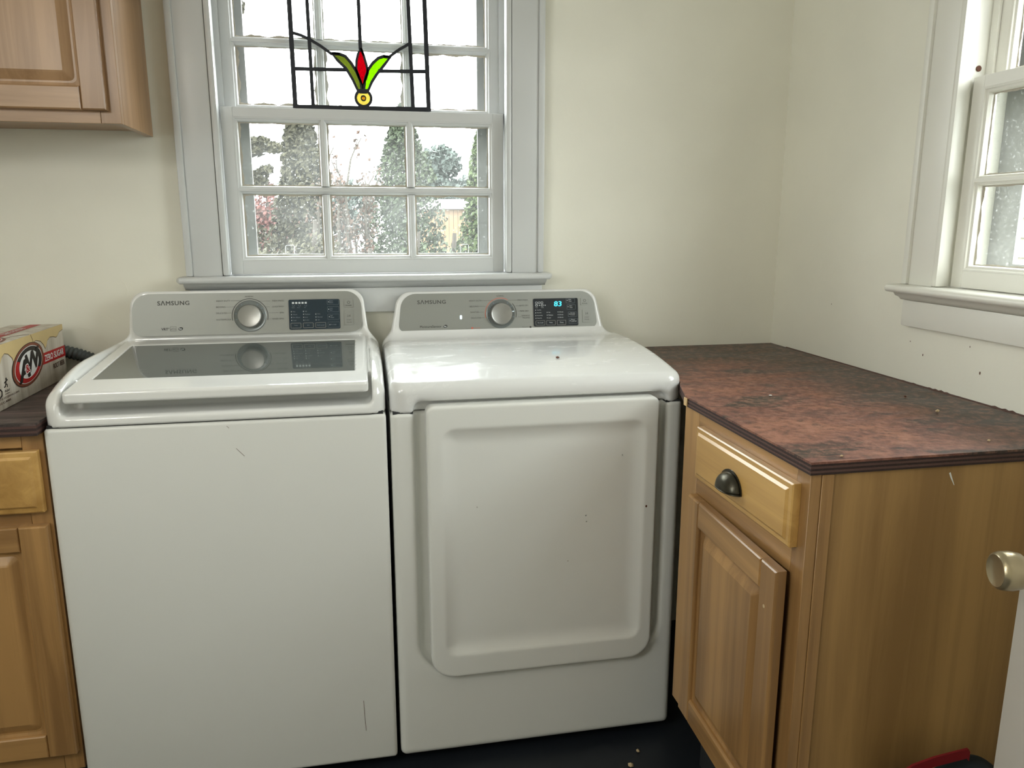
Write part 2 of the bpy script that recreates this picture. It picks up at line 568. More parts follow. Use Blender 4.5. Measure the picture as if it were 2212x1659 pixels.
# --- signed distance modelling (for the moulded appliance shells)
def surface_nets(f, lo, hi, h):
    ax = [np.arange(l, u + h, h) for l, u in zip(lo, hi)]
    X, Y, Z = np.meshgrid(*ax, indexing='ij')
    D = f(X, Y, Z)
    S = D < 0
    nx, ny, nz = D.shape
    cnt = np.zeros((nx - 1, ny - 1, nz - 1))
    acc = np.zeros((nx - 1, ny - 1, nz - 1, 3))
    cor = [(i, j, k) for i in (0, 1) for j in (0, 1) for k in (0, 1)]
    sl = lambda c: tuple(slice(c[a], D.shape[a] - 1 + c[a]) for a in range(3))
    for a in cor:
        for ax_ in range(3):
            if a[ax_] == 1:
                continue
            b = list(a); b[ax_] = 1; b = tuple(b)
            da, db = D[sl(a)], D[sl(b)]
            m = (da < 0) != (db < 0)
            t = np.where(m, da / np.where(m, da - db, 1), 0)
            for q in range(3):
                acc[..., q] += np.where(m, a[q] + (t if q == ax_ else 0), 0)
            cnt += m
    act = cnt > 0
    idx = -np.ones(act.shape, int)
    idx[act] = np.arange(act.sum())
    ijk = np.argwhere(act)
    P = (ijk + acc[act] / cnt[act][:, None]) * h + np.array([a[0] for a in ax])
    for _ in range(3):
        e = 0.0004
        v = f(P[:, 0], P[:, 1], P[:, 2])
        g = np.stack([(f(P[:, 0] + e * (q == 0), P[:, 1] + e * (q == 1), P[:, 2] + e * (q == 2)) -
                       f(P[:, 0] - e * (q == 0), P[:, 1] - e * (q == 1), P[:, 2] - e * (q == 2))) / (2 * e) for q in range(3)], 1)
        step = -v[:, None] * g / np.maximum((g * g).sum(1), 0.2)[:, None]
        n = np.linalg.norm(step, axis=1, keepdims=True)
        P += step * np.minimum(1, 0.5 * h / np.maximum(n, 1e-9))
    quads = []
    for ax_ in range(3):
        o1, o2 = [(1, 2), (2, 0), (0, 1)][ax_]
        s0 = [slice(None)] * 3; s1 = [slice(None)] * 3
        s0[ax_] = slice(0, D.shape[ax_] - 1); s1[ax_] = slice(1, D.shape[ax_])
        ch = S[tuple(s0)] != S[tuple(s1)]
        inner = np.argwhere(ch)
        for c in (inner,):
            ok = (c[:, o1] > 0) & (c[:, o2] > 0) & (c[:, o1] < D.shape[o1] - 1) & (c[:, o2] < D.shape[o2] - 1)
            c = c[ok]
            ins = S[tuple(s0)][tuple(c.T)]
            def at(d1, d2):
                cc = c.copy(); cc[:, o1] += d1; cc[:, o2] += d2
                return idx[tuple(cc.T)]
            q = np.stack([at(-1, -1), at(0, -1), at(0, 0), at(-1, 0)], 1)
            q[~ins] = q[~ins][:, ::-1]
            quads.append(q)
    return P, np.concatenate(quads)

def sdf_obj(name, f, lo, hi, h, mat, parent):
    P, Q = surface_nets(f, lo, hi, h)
    me = bpy.data.meshes.new(name)
    off = np.array(OFF[parent.name])
    me.from_pydata((P - off).tolist(), [], Q.tolist())
    me.materials.append(MAT[mat])
    me.shade_smooth()
    me.update()
    o = bpy.data.objects.new(name, me)
    COL.objects.link(o)
    o.parent = parent
    OFF[o.name] = OFF[parent.name]
    return o

def sd_rect(u, v, u0, u1, v0, v1, r):
    qx = np.abs(u - (u0 + u1) / 2) - (u1 - u0) / 2 + r
    qy = np.abs(v - (v0 + v1) / 2) - (v1 - v0) / 2 + r
    return np.hypot(np.maximum(qx, 0), np.maximum(qy, 0)) + np.minimum(np.maximum(qx, qy), 0) - r

def isect(a, b, r):
    ua, ub = np.maximum(a + r, 0), np.maximum(b + r, 0)
    return np.minimum(-r, np.maximum(a, b)) + np.hypot(ua, ub)

def union(a, b, r):
    ua, ub = np.maximum(r - a, 0), np.maximum(r - b, 0)
    return np.maximum(r, np.minimum(a, b)) - np.hypot(ua, ub)

# ------------------------------------------------------------------ room shell
XR, XL, YF, ZC = 1.077, -1.95, -3.5, 2.6
W1 = (-0.56, 0.262, 1.13, 2.06)            # opening in the back wall (x0,x1,z0,z1)
W2 = (-1.495, -0.672, 1.13, 2.06)          # opening in the right wall (y0,y1,z0,z1)
T = 0.13

def wall_hole(name, a0, a1, z0, z1, hole, fr, t):
    bm = B()
    h0, h1, v0, v1 = hole
    us = [a0, h0, h1, a1]; vs = [z0, v0, v1, z1]
    F = {}
    for i in range(4):
        for j in range(4):
            for n in (0, 1):
                F[i, j, n] = bm.verts.new(fr(us[i], vs[j], -t * n))
    for i in range(3):
        for j in range(3):
            if (i, j) == (1, 1):
                continue
            for n in (0, 1):
                bm.faces.new((F[i, j, n], F[i + 1, j, n], F[i + 1, j + 1, n], F[i, j + 1, n]))
    for (i, j), (k, l) in (((1, 1), (2, 1)), ((2, 1), (2, 2)), ((2, 2), (1, 2)), ((1, 2), (1, 1))):
        bm.faces.new((F[i, j, 0], F[k, l, 0], F[k, l, 1], F[i, j, 1]))
    for lp in ([(i, 0) for i in range(4)], [(i, 3) for i in range(4)], [(0, j) for j in range(4)], [(3, j) for j in range(4)]):
        for p, q in zip(lp, lp[1:]):
            bm.faces.new((F[p[0], p[1], 0], F[q[0], q[1], 0], F[q[0], q[1], 1], F[p[0], p[1], 1]))
    bmesh.ops.recalc_face_normals(bm, faces=bm.faces)
    return obj(name, bm, 'wall', kind='structure')

wall_hole('wall_back', XL - T, XR + T, 0, ZC, W1, lambda u, v, n: Vector((u, -n, v)), T)
wall_hole('wall_right', YF, 0, 0, ZC, W2, lambda u, v, n: Vector((XR - n, u, v)), T)
W3 = (-2.43, -1.87, 1.24, 2.00)            # unseen side window in the left wall, added to bring light from there
wall_hole('wall_left', YF, 0, 0, ZC, W3, lambda u, v, n: Vector((XL + n, u, v)), T)
w3 = struct_root('fill_window', (XL, -2.15, 1.24))
for y0_, y1_, z0_, z1_ in ((-2.47, -2.43, 1.24, 2.00), (-1.87, -1.83, 1.24, 2.00), (-2.47, -1.83, 2.00, 2.05), (-2.49, -1.81, 1.205, 1.24)):
    box('casing', XL + 0.0005, XL + 0.02, y0_, y1_, z0_, z1_, 'trim', w3)
box('glass_pane', XL - 0.07, XL - 0.066, W3[0] + 0.001, W3[1] - 0.001, W3[2] + 0.001, W3[3] - 0.001, 'pane_upper', w3, bev=0)
box('wall_front', XL - T, XR + T, YF - T, YF, 0, ZC, 'wall', bev=0, kind='structure')
box('floor', XL - T, XR + T, YF - T, T, -0.08, 0, 'floor', bev=0, kind='structure')
box('ceiling', XL - T, XR + T, YF - T, T, ZC, ZC + 0.08, 'ceiling', bev=0, kind='structure')

# ------------------------------------------------------------------ windows
def build_window(name, fr, u0, base, apron_bottom, seed, TR):
    """fr(u, d, v): u along the wall, d outwards from the wall face, v up.  u0 = outer edge of casing"""
    rnd = random.Random(seed)
    root = struct_root(name, base)
    g = lambda du: u0 + du
    def bx(nm, a0, a1, d0, d1, v0, v1, mat=None, parent=None, bev=0.0015, **kw):
        return box(nm, a0, a1, d0, d1, v0, v1, mat or TR, parent or root, bev=bev, fn=lambda c: fr(c.x, c.y, c.z), **kw)
    ZS = 1.153                              # top of the stool
    ZT = 2.035
    CW = 0.967                              # overall casing width
    SA, SB = 0.1095, 0.8575                 # sash left and right from casing edge
    # casing boards with a raised back band on the outer edge
    for a0, a1, b0, b1 in ((0.017, 0.091, 0.0, 0.017), (CW - 0.091, CW - 0.017, CW - 0.017, CW)):
        bx('casing', g(a0), g(a1), -0.020, 0.0, ZS, ZT + 0.10)
        bx('back_band', g(b0), g(b1), -0.027, 0.0, ZS, ZT + 0.117, bev=0.004)
    bx('head_casing', g(0.0915), g(CW - 0.0915), -0.020, 0.0, ZT + 0.012, ZT + 0.10)
    bx('head_band', g(0.0175), g(CW - 0.0175), -0.027, 0.0, ZT + 0.1005, ZT + 0.117, bev=0.004)
    # stool with rounded nose and horns, apron below
    bm = B()
    prof = []
    for i in range(9):
        a = R(-90 + 180 * i / 8)
        prof.append((-0.050 - 0.009 * math.cos(a), ZS - 0.009 + 0.009 * math.sin(a)))
    prof += [(0.011, ZS), (0.011, ZS - 0.018)]
    loops = []
    for uu, sh in ((g(-0.020), 0.012), (g(-0.012), 0.0), (g(CW + 0.012), 0.0), (g(CW + 0.020), 0.012)):
        loops.append([fr(uu, min(d + sh, 0.011), v + (ZS - 0.009 - v) * (0.35 if sh else 0)) for d, v in prof])
    L = ring(bm, loops)
    bm.faces.new(L[0][::-1]); bm.faces.new(L[-1])
    bmesh.ops.recalc_face_normals(bm, faces=bm.faces)
    obj('stool', bm, TR, root, smooth=35)
    bm = B()
    prof = [(0.0, ZS - 0.0185), (-0.040, ZS - 0.0185), (-0.034, ZS - 0.026), (-0.024, ZS - 0.030), (-0.018, ZS - 0.036), (0.0, ZS - 0.036)]
    loops = [[fr(uu, d, v) for d, v in prof] for uu in (g(-0.006), g(CW + 0.006))]
    L = ring(bm, loops)
    bm.faces.new(L[0][::-1]); bm.faces.new(L[-1])
    bmesh.ops.recalc_face_normals(bm, faces=bm.faces)
    obj('stool_moulding', bm, TR, root, smooth=50)
    bx('apron', g(0.002), g(CW - 0.002), -0.018, 0.0, apron_bottom, ZS - 0.0365, bev=0.003)
    # stops, parting beads, jambs, sill
    for a0, a1 in ((0.0915, SA - 0.001), (SB + 0.001, CW - 0.0915)):
        bx('stop_bead', g(a0), g(a1), -0.024, 0.011, ZS, ZT, bev=0.0075, )
    for s0, s1 in ((SA - 0.012, SA + 0.006), (SB - 0.006, SB + 0.012)):
        bx('parting_bead', g(s0), g(s1), 0.0475, 0.0545, ZS + 0.44, ZT, bev=0.001)
    for s0, s1 in ((0.0725, SA - 0.0125), (SB + 0.0125, CW - 0.0725)):
        bx('jamb', g(s0), g(s1), 0.0115, T, ZS - 0.02, ZT + 0.02, bev=0)
    bx('head_jamb', g(0.097), g(CW - 0.097), 0.0, T, ZT + 0.002, ZT + 0.011, bev=0)
    bx('sill', g(0.085), g(CW - 0.085), 0.0115, T + 0.03, ZS - 0.022, ZS - 0.001, bev=0)
    # sashes
    def sash(nm, d0, v0, v1, bot, top, pane, muntin_v, open_l, open_r, vert):
        a0, a1 = g(SA), g(SB)
        o0, o1 = g(open_l), g(open_r)
        bm = B()
        q0, q1 = v0 + bot, v1 - top
        D = d0 + 0.035
        for (x0, x1, y0, y1) in ((a0, o0, v0, v1), (o1, a1, v0, v1), (o0, o1, v0, q0), (o0, o1, q1, v1)):
            addbox(bm, x0, x1, d0, D, y0, y1, 0.0009, 1)
        # moulded edge (sticking) sloping from the face to the glass
        stp = [(-0.0005, 0.0), (0.003, 0.0008), (0.0045, 0.004), (0.009, 0.0055), (0.011, 0.012), (0.011, 0.017), (-0.0005, 0.017)]
        loops = []
        for s, dd in stp:
            loops.append([Vector((o0 + s, d0 + dd, q0 + s)), Vector((o1 - s, d0 + dd, q0 + s)), Vector((o1 - s, d0 + dd, q1 - s)), Vector((o0 + s, d0 + dd, q1 - s))])
        ring(bm, loops)
        for v in bm.verts:
            v.co = fr(*v.co)
        bmesh.ops.recalc_face_normals(bm, faces=bm.faces)
        fo = obj(nm, bm, TR, root)
        # muntins: moulded glazing bars
        prof = [(-0.0105, 0.017), (-0.0105, 0.012), (-0.0085, 0.006), (-0.0042, 0.004), (-0.0036, 0.0), (0.0036, 0.0), (0.0042, 0.004), (0.0085, 0.006), (0.0105, 0.012), (0.0105, 0.017), (0.004, 0.030), (-0.004, 0.030)]
        def bar(horizontal, c, e0, e1):
            bm = B()
            if horizontal:
                lp = [[fr(e, d0 + dd + 0.0002, c + ww) for ww, dd in prof] for e in (e0, e1)]
            else:
                lp = [[fr(c + ww, d0 + dd, e) for ww, dd in prof] for e in (e0, e1)]
            L = ring(bm, lp)
            bm.faces.new(L[0][::-1]); bm.faces.new(L[-1])
            bmesh.ops.recalc_face_normals(bm, faces=bm.faces)
            obj('muntin', bm, TR, fo)
        cs = [g(c) for c in vert]
        bar(True, muntin_v, o0 + 0.001, o1 - 0.001)
        for c in cs:
            bar(False, c, q0 + 0.001, muntin_v - 0.0105)
            bar(False, c, muntin_v + 0.0105, q1 - 0.001)
        ue = [o0] + cs + [o1]
        ve = [q0, muntin_v, q1]
        for i in range(3):
            for j in range(2):
                x0 = ue[i] + (0.0108 if True else 0); x1 = ue[i + 1] - 0.0108
                y0 = ve[j] + 0.0108; y1 = ve[j + 1] - 0.0108
                bm = B()
                addbox(bm, x0 - 0.003, x1 + 0.003, d0 + 0.0175, d0 + 0.0195, y0 - 0.003, y1 + 0.003)
                for v in bm.verts:
                    v.co = fr(*v.co)
                bmesh.ops.recalc_face_normals(bm, faces=bm.faces)
                obj('glass_pane', bm, pane, fo)
                # ragged old putty and paint round the pane
                bm = B()
                for (ax_, fix, sgn, e0, e1) in (('u', y0, 1, x0, x1), ('u', y1, -1, x0, x1), ('v', x0, 1, y0, y1), ('v', x1, -1, y0, y1)):
                    n = max(8, int((e1 - e0) / 0.007))
                    amp = rnd.choice((0.0012, 0.002, 0.003, 0.0045)) * (1.7 if nm == 'upper_sash' else 1.1)
                    ph = rnd.uniform(0, 6)
                    prev = None
                    for k in range(n + 1):
                        e = e0 + (e1 - e0) * k / n
                        wdt = 0.0015 + amp * abs(math.sin(ph + k * 0.33)) * rnd.uniform(0.5, 1) + rnd.uniform(0, 0.001)
                        if ax_ == 'u':
                            p = [fr(e, d0 + 0.0165, fix - sgn * 0.001), fr(e, d0 + 0.0172, fix + sgn * wdt)]
                        else:
                            p = [fr(fix - sgn * 0.001, d0 + 0.0164, e), fr(fix + sgn * wdt, d0 + 0.0171, e)]
                        cur = [bm.verts.new(q) for q in p]
                        if prev:
                            bm.faces.new((prev[0], prev[1], cur[1], cur[0]))
                        prev = cur
                obj('putty', bm, 'putty', fo, kind='stuff')
        return fo
    sash('lower_sash', 0.012, ZS + 0.0015, 1.588, 0.0375, 0.025, 'pane_lower', 1.378, SA + 0.030, SB - 0.030, (0.367, 0.598))
    sash('upper_sash', 0.055, 1.560, 2.033, 0.030, 0.040, 'pane_upper', 1.760, SA + 0.030, SB - 0.030, (0.367, 0.598))
    # outer storm window of grey aluminium with two pull tabs
    bm = B()
    f0, f1, h0, h1 = g(0.098), g(CW - 0.098), ZS + 0.002, 2.03
    addbox(bm, f0, f0 + 0.070, 0.108, 0.120, h0, h1)
    addbox(bm, f1 - 0.070, f1, 0.108, 0.120, h0, h1)
    addbox(bm, f0 + 0.070, f1 - 0.070, 0.108, 0.120, h0, h0 + 0.050)
    addbox(bm, f0 + 0.070, f1 - 0.070, 0.108, 0.120, 1.565, 1.590)
    addbox(bm, f0 + 0.070, f1 - 0.070, 0.108, 0.120, h1 - 0.035, h1)
    for v in bm.verts:
        v.co = fr(*v.co)
    bmesh.ops.recalc_face_normals(bm, faces=bm.faces)
    st = obj('storm_frame', bm, 'alu', root)
    for c in (0.245, 0.745):
        bm = B()
        z0 = h0 + 0.050
        tube(bm, [fr(g(c), 0.106, z0), fr(g(c), 0.106, z0 + 0.022), fr(g(c) + 0.003, 0.106, z0 + 0.025), fr(g(c) + 0.021, 0.106, z0 + 0.025), fr(g(c) + 0.024, 0.106, z0 + 0.022), fr(g(c) + 0.024, 0.106, z0)], 0.0009, 5)
        obj('pull_tab', bm, TR, st)
    return root

build_window('window_1', lambda u, d, v: Vector((u, d, v)), -0.6331, (-0.149, 0, 1.05), 1.049, 3, 'trim_backlit')
w2 = build_window('window_2', lambda u, d, v: Vector((XR + d, -u, v)), 0.600, (XR, -1.083, 1.05), 1.057, 8, 'trim_warm')
# dark pulley hole plug low on the jamb of the right window
bm = B()
lathe(bm, [(0.006, 0.0), (0.006, 0.002), (0.004, 0.0025)], lambda a, b, n: Vector((XR + 0.030 + a, -0.6972 - n, 1.608 + b)), 16)
obj('hole_plug', bm, 'rust', w2, smooth=40)

# ------------------------------------------------------------------ stained glass panel standing on the meeting rail
sg = thing('stained_glass_panel', (-0.155, 0.030, 1.590), 'leaded stained glass panel with red and green tulip standing on the window meeting rail', 'stained glass')
GF = lambda u, v, n: Vector((u, 0.030 - n, v))
ZB, ZTOP = 1.5935, 2.02
def lean(u, v, top, bot):
    return top
def came(nm, pts, wd, d=0.0035):
    wd *= 1.38
    bm = strip(B(), pts, wd, GF, -d, d)
    return obj(nm, bm, 'lead', sg, smooth=None)
came('lead_frame', [(-0.3345, ZB - 0.003), (-0.3365, ZTOP)], 0.0085, 0.0045)
came('lead_frame', [(0.0195, ZB - 0.002), (0.0110, ZTOP)], 0.0085, 0.0045)
came('lead_frame', [(-0.336, ZB), (-0.15, ZB + 0.001), (0.022, ZB + 0.003)], 0.0085, 0.0044)
came('lead_frame', [(-0.339, ZTOP), (0.015, ZTOP)], 0.0085, 0.0044)
came('lead_came', [(-0.2882, ZB), (-0.2925, ZTOP)], 0.0066)
came('lead_came', [(-0.0230, ZB), (-0.0330, ZTOP)], 0.0074)
came('lead_came', [(-0.333, 1.6895), (-0.1955, 1.6913)], 0.0062, 0.0032)
came('lead_came', [(-0.1145, 1.6911), (0.017, 1.6945)], 0.0062, 0.0032)
came('lead_came', [(-0.1588, 1.742), (-0.1600, ZTOP)], 0.0068, 0.0032)
came('lead_came', [(-0.334, 1.7785), (-0.310, 1.7725), (-0.289, 1.7635), (-0.262, 1.7485), (-0.2395, 1.7330), (-0.2330, 1.7285)], 0.0050, 0.0030)
came('lead_came', [(-0.0285, 1.7635), (-0.055, 1.7485), (-0.0755, 1.7340), (-0.084, 1.7275)], 0.0050, 0.0030)
def outline(poly, wd):
    k = len(poly)
    ar = sum(poly[i][0] * poly[(i + 1) % k][1] - poly[(i + 1) % k][0] * poly[i][1] for i in range(k))
    sg_ = 1 if ar > 0 else -1
    out = []
    for i in range(k):
        a, b = Vector(poly[i - 1]), Vector(poly[(i + 1) % k])
        d = (b - a).normalized()
        p = Vector(poly[i]) + Vector((d.y, -d.x)) * sg_ * wd * 0.62
        out.append((p.x, p.y))
    return came('lead_came', out + [out[0], out[1]], wd, 0.0038)
OL = [(-0.2310, 1.7295), (-0.2140, 1.7275), (-0.2000, 1.7225), (-0.1860, 1.7065), (-0.1735, 1.6850), (-0.1645, 1.6620), (-0.1600, 1.6425), (-0.1672, 1.6415), (-0.1790, 1.6680), (-0.1960, 1.6965), (-0.2185, 1.7175)]
LM = [(-0.0840, 1.7275), (-0.0980, 1.7260), (-0.1110, 1.7215), (-0.1255, 1.7090), (-0.1375, 1.6930), (-0.1465, 1.6690), (-0.1525, 1.6425), (-0.1450, 1.6420), (-0.1345, 1.6640), (-0.1205, 1.6845), (-0.1000, 1.7085)]
RD = [(-0.1586, 1.7440), (-0.1530, 1.7270), (-0.1468, 1.7040), (-0.1445, 1.6870), (-0.1500, 1.6720), (-0.1563, 1.6560), (-0.1625, 1.6740), (-0.1695, 1.6950), (-0.1675, 1.7150), (-0.1630, 1.7310)]
outline(OL, 0.0050); outline(LM, 0.0050); outline(RD, 0.0046)
# lead infill between the leaves and the flower
obj('lead_came', extrude_poly(B(), [(-0.1700, 1.6440), (-0.1660, 1.6330), (-0.1460, 1.6330), (-0.1425, 1.6440), (-0.1500, 1.6440), (-0.1530, 1.6560), (-0.1563, 1.6580), (-0.1595, 1.6560), (-0.1625, 1.6440)], GF, -0.0029, 0.0029), 'lead', sg)
for pts in ([(-0.1735, 1.6850), (-0.1695, 1.6950), (-0.1625, 1.6740), (-0.1563, 1.6560), (-0.1575, 1.6420), (-0.1625, 1.6420), (-0.1650, 1.6620)],
            [(-0.1375, 1.6930), (-0.1445, 1.6870), (-0.1500, 1.6720), (-0.1563, 1.6560), (-0.1550, 1.6420), (-0.1500, 1.6425), (-0.1465, 1.6690)]):
    obj('lead_came', extrude_poly(B(), pts, GF, -0.003, 0.003), 'lead', sg)
came('lead_came', arc(-0.1556, 1.6208, 0.0208, 0, 360, 28), 0.0050, 0.0040)
came('lead_came', arc(-0.1556, 1.6208, 0.0060, 0, 360, 18), 0.0020, 0.0036)
def gpane(poly, mat, off=0.0, lab=None):
    o = obj('glass_pane', extrude_poly(B(), poly, GF, -0.0012 + off, 0.0012 + off), mat, sg)
    if lab: o['label'] = lab
gpane(OL, 'glass_olive', 0, 'olive green leaf pane')
gpane(LM, 'glass_lime', 0, 'lime green leaf pane')
gpane(RD, 'glass_red', 0, 'red flower pane')
gpane(arc(-0.1556, 1.6208, 0.0195, 0, 352, 27), 'glass_yellow', 0, 'round yellow pane')
gpane(arc(-0.1556, 1.6208, 0.0048, 0, 338, 17), 'glass_amber', 0.0026, 'amber jewel in the round pane')
for poly in ([(-0.333, 1.595), (-0.289, 1.595), (-0.289, 1.689), (-0.333, 1.689)],
             [(-0.334, 1.690), (-0.289, 1.690), (-0.289, 1.763), (-0.334, 1.778)],
             [(-0.334, 1.780), (-0.289, 1.765), (-0.292, 2.018), (-0.336, 2.018)],
             [(-0.288, 1.595), (-0.175, 1.595), (-0.172, 1.640), (-0.204, 1.691), (-0.288, 1.690)],
             [(-0.023, 1.595), (-0.136, 1.595), (-0.143, 1.640), (-0.105, 1.691), (-0.025, 1.692)],
             [(-0.288, 1.692), (-0.206, 1.692), (-0.222, 1.716), (-0.236, 1.730), (-0.288, 1.762)],
             [(-0.026, 1.694), (-0.103, 1.694), (-0.098, 1.712), (-0.080, 1.730), (-0.028, 1.762)],
             [(-0.289, 1.764), (-0.229, 1.730), (-0.200, 1.724), (-0.172, 1.690), (-0.165, 1.730), (-0.160, 1.746), (-0.160, 2.018), (-0.292, 2.018)],
             [(-0.028, 1.764), (-0.085, 1.729), (-0.111, 1.723), (-0.139, 1.695), (-0.146, 1.706), (-0.158, 1.746), (-0.159, 2.018), (-0.033, 2.018)],
             [(-0.022, 1.597), (0.018, 1.597), (0.016, 1.693), (-0.024, 1.693)],
             [(-0.024, 1.695), (0.016, 1.695), (0.012, 2.018), (-0.032, 2.018)]):
    gpane(poly, 'glass_clear')

# ------------------------------------------------------------------ washing machine
FV = Vector((0, 0.018, 0.105)).normalized()
FN = Vector((0, -FV.z, FV.y))
def fascia_frame(x0):
    P0 = Vector((x0, -0.080, 1.0))
    return lambda u, v, n: P0 + Vector((1, 0, 0)) * u + FV * v + FN * n

def fas_sd(X, Y, Z, x0):
    """coordinates in the fascia frame"""
    dx, dy, dz = X - x0, Y + 0.080, Z - 1.0
    return dx, dy * FV.y + dz * FV.z, dy * FN.y + dz * FN.z

def console(X, Y, Z, x0, lft, rgt, top, taper):
    u, v, n = fas_sd(X, Y, Z, x0)
    c, hw = (lft + rgt) / 2, (rgt - lft) / 2
    s = hw - taper * np.clip(v - 0.02, -0.05, 0.12)
    un = (u - c) / s * hw
    rect = sd_rect(un, v, -hw, hw, -0.12, top, 0.036)
    return isect(isect(rect, n, 0.007), -(Y + 0.030) * -1.0, 0.004)   # back stays clear of the wall

wm = thing('washing_machine', (-0.482, -0.28, 0.0), 'white top-loading washing machine with smoked glass lid, left of the dryer', 'washing machine')
WX0, WX1 = -0.8251, -0.1391
YB = -0.032
def cabinet_sdf(x0, x1, z0, z1, y0, y1, r):
    def f(X, Y, Z):
        pl = sd_rect(X, Y, x0, x1, y0, y1, r)
        return isect(isect(pl, Z - z1, 0.004), z0 - Z, 0.010)
    return f
box('body', WX0, WX1, -0.5349, YB, 0.028, 0.8825, 'enamel_matte', wm, bev=0.010, seg=4)
box('seam', WX0 + 0.006, WX1 - 0.006, -0.5300, YB - 0.004, 0.8815, 0.8878, 'gap', wm, bev=0)

def washer_top(X, Y, Z):
    pl = sd_rect(X, Y, WX0, WX1, -0.5355, YB, 0.035)
    h = 0.9905 - 0.75 * np.maximum(0, -0.30 - Y) ** 2
    deck = isect(pl, (Z - h) * 0.995, 0.034)
    d = union(deck, console(X, Y, Z, -0.482, -0.293, 0.313, 0.1205, 0.10), 0.026)
    # recess for the lid
    rec = sd_rect(X, Y, -0.7905, -0.1675, -0.62, -0.068, 0.030)
    tt = np.clip((-0.425 - Y) / 0.05, 0, 1)
    fl = 0.948 + 0.083 * (Y + 0.525) - tt * tt * (3 - 2 * tt) * 0.043
    rec = isect(rec, fl - Z, 0.014)
    d = isect(d, -rec, 0.009)
    return np.maximum(d, 0.8842 - Z)
sdf_obj('top_cover', washer_top, (WX0 - 0.012, -0.55, 0.874), (WX1 + 0.012, -0.018, 1.140), 0.0042, 'gloss_white', wm)

def lid_top(Y):
    return 0.9582 + 0.083 * (Y + 0.525)
def lid_sdf(X, Y, Z):
    pl = sd_rect(X, Y, -0.7825, -0.1745, -0.5415, -0.074, 0.012)
    # front edge swells down into a grip
    thick = 0.010 + 0.0135 * np.clip((-0.492 - Y) / 0.02, 0, 1)
    d = isect(pl, Z - lid_top(Y), 0.0060)
    d = isect(d, lid_top(Y) - thick - Z, 0.004)
    gr = sd_rect(X, Y, -0.752, -0.2035, -0.4455, -0.138, 0.004)
    return isect(d, -isect(gr, lid_top(Y) - 0.003 - Z, 0.0005), 0.0008)
lid = sdf_obj('lid', lid_sdf, (-0.79, -0.55, 0.90), (-0.167, -0.066, 1.01), 0.0028, 'gloss_white', wm)
bm = B()
extrude_poly(bm, [(-0.7505, -0.4445), (-0.2045, -0.4445), (-0.2045, -0.139), (-0.7505, -0.139)],
             lambda u, v, n: Vector((u, v, lid_top(v) + n)), -0.0028, -0.0006)
obj('lid_glass', bm, 'lid_glass', lid, label='smoked glass window in the lid')

FW = fascia_frame(-0.482)
def fascia_panel(FR, poly, parent):
    bm = B()
    extrude_poly(bm, poly, FR, 0.0, 0.0012)
    o = obj('control_panel', bm, 'fascia', parent, label='silver control panel')
    return o
wp = fascia_panel(FW, rrect(-0.2805, 0.2985, 0.0050, 0.1135, (0.022, 0.022, 0.042, 0.042), 8), wm)

def lettering(nm, parent, mat, FR, items, n=0.0016, label=None):
    bm = B()
    for it in items:
        s, u, v = it[0], it[1], it[2]
        kw = it[3] if len(it) > 3 else {}
        addtext(bm, s, FR, u, v, n=n, **kw)
    o = obj(nm, bm, mat, parent, kind='stuff' if len(items) > 1 else None)
    if label: o['label'] = label
    return o

def dial(FR, c, parent, arcs, R0=0.0415, led=None):
    base = obj('dial_ring', lathe(B(), [(R0, 0.0012), (R0, 0.0024), (R0 - 0.0015, 0.0032), (R0 - 0.004, 0.0026), (0.030, 0.0022)],
                                  lambda a, b, n: FR(c[0] + a, c[1] + b, n), 48), 'silver_dark', parent, smooth=40)
    kn = obj('knob', lathe(B(), [(0.0315, 0.0022), (0.0315, 0.0040), (0.0308, 0.0120), (0.0300, 0.0172), (0.0285, 0.0186), (0.0262, 0.0178), (0.0, 0.0176)][:-1],
                           lambda a, b, n: FR(c[0] + a, c[1] + b, n), 48), 'silver', parent, smooth=40, label='silver dial knob')
    for mat, a0, a1, rr in arcs:
        obj('dial_arc', strip(B(), arc(c[0], c[1], rr, a0, a1, 28), 0.0015, FR, 0.0012, 0.0016), mat, parent)
    bm = B(); bl = B()
    for k, a in enumerate((56, 33, 10, -14, 124, 147, 170, 194)):
        bt = bl if led is not None and k == led else bm
        strip(bt, [(c[0] + r_ * math.cos(R(a)), c[1] + r_ * math.sin(R(a))) for r_ in (0.0335, 0.0385)], 0.0018, FR, 0.0026, 0.0036)
    obj('dial_marks', bm, 'print_dim', parent, kind='stuff')
    if led is not None:
        obj('dial_light', bl, 'led_white', parent)
    else:
        bl.free()

dial(FW, (0.0095, 0.0515), wm, [('print_dark', -14, 194, 0.0455)])
wt = dict(h=0.0040)
lettering('brand_lettering', wp, 'print_grey', FW, [('SΛMSUNG', -0.2180, 0.0838, dict(u1=-0.1405, h=0.0112, bold=0.022, space=1.12))])
lettering('feature_lettering', wp, 'print_dark', FW, [('VRT', -0.2115, 0.0190, dict(h=0.0062, bold=0.02)), ('™', -0.1965, 0.0230, dict(h=0.0022))])
lettering('cycle_lettering', wp, 'print_grey', FW, [
    ('HEAVY DUTY', -0.0735, 0.0905, wt), ('BEDDING', -0.0748, 0.0745, wt), ('DELICATES', -0.0755, 0.0586, wt), ('WATERPROOF', -0.0763, 0.0414, wt),
    ('NORMAL', 0.0098, 0.1012, dict(h=0.0037, align='C')), ('PERM PRESS', 0.0967, 0.0885, dict(h=0.0040, align='R')), ('QUICK WASH', 0.0961, 0.0728, dict(h=0.0040, align='R')),
    ('SPIN', 0.0954, 0.0568, dict(h=0.0040, align='R')), ('RINSE+SPIN', 0.0947, 0.0408, dict(h=0.0040, align='R'))])
bm = B()
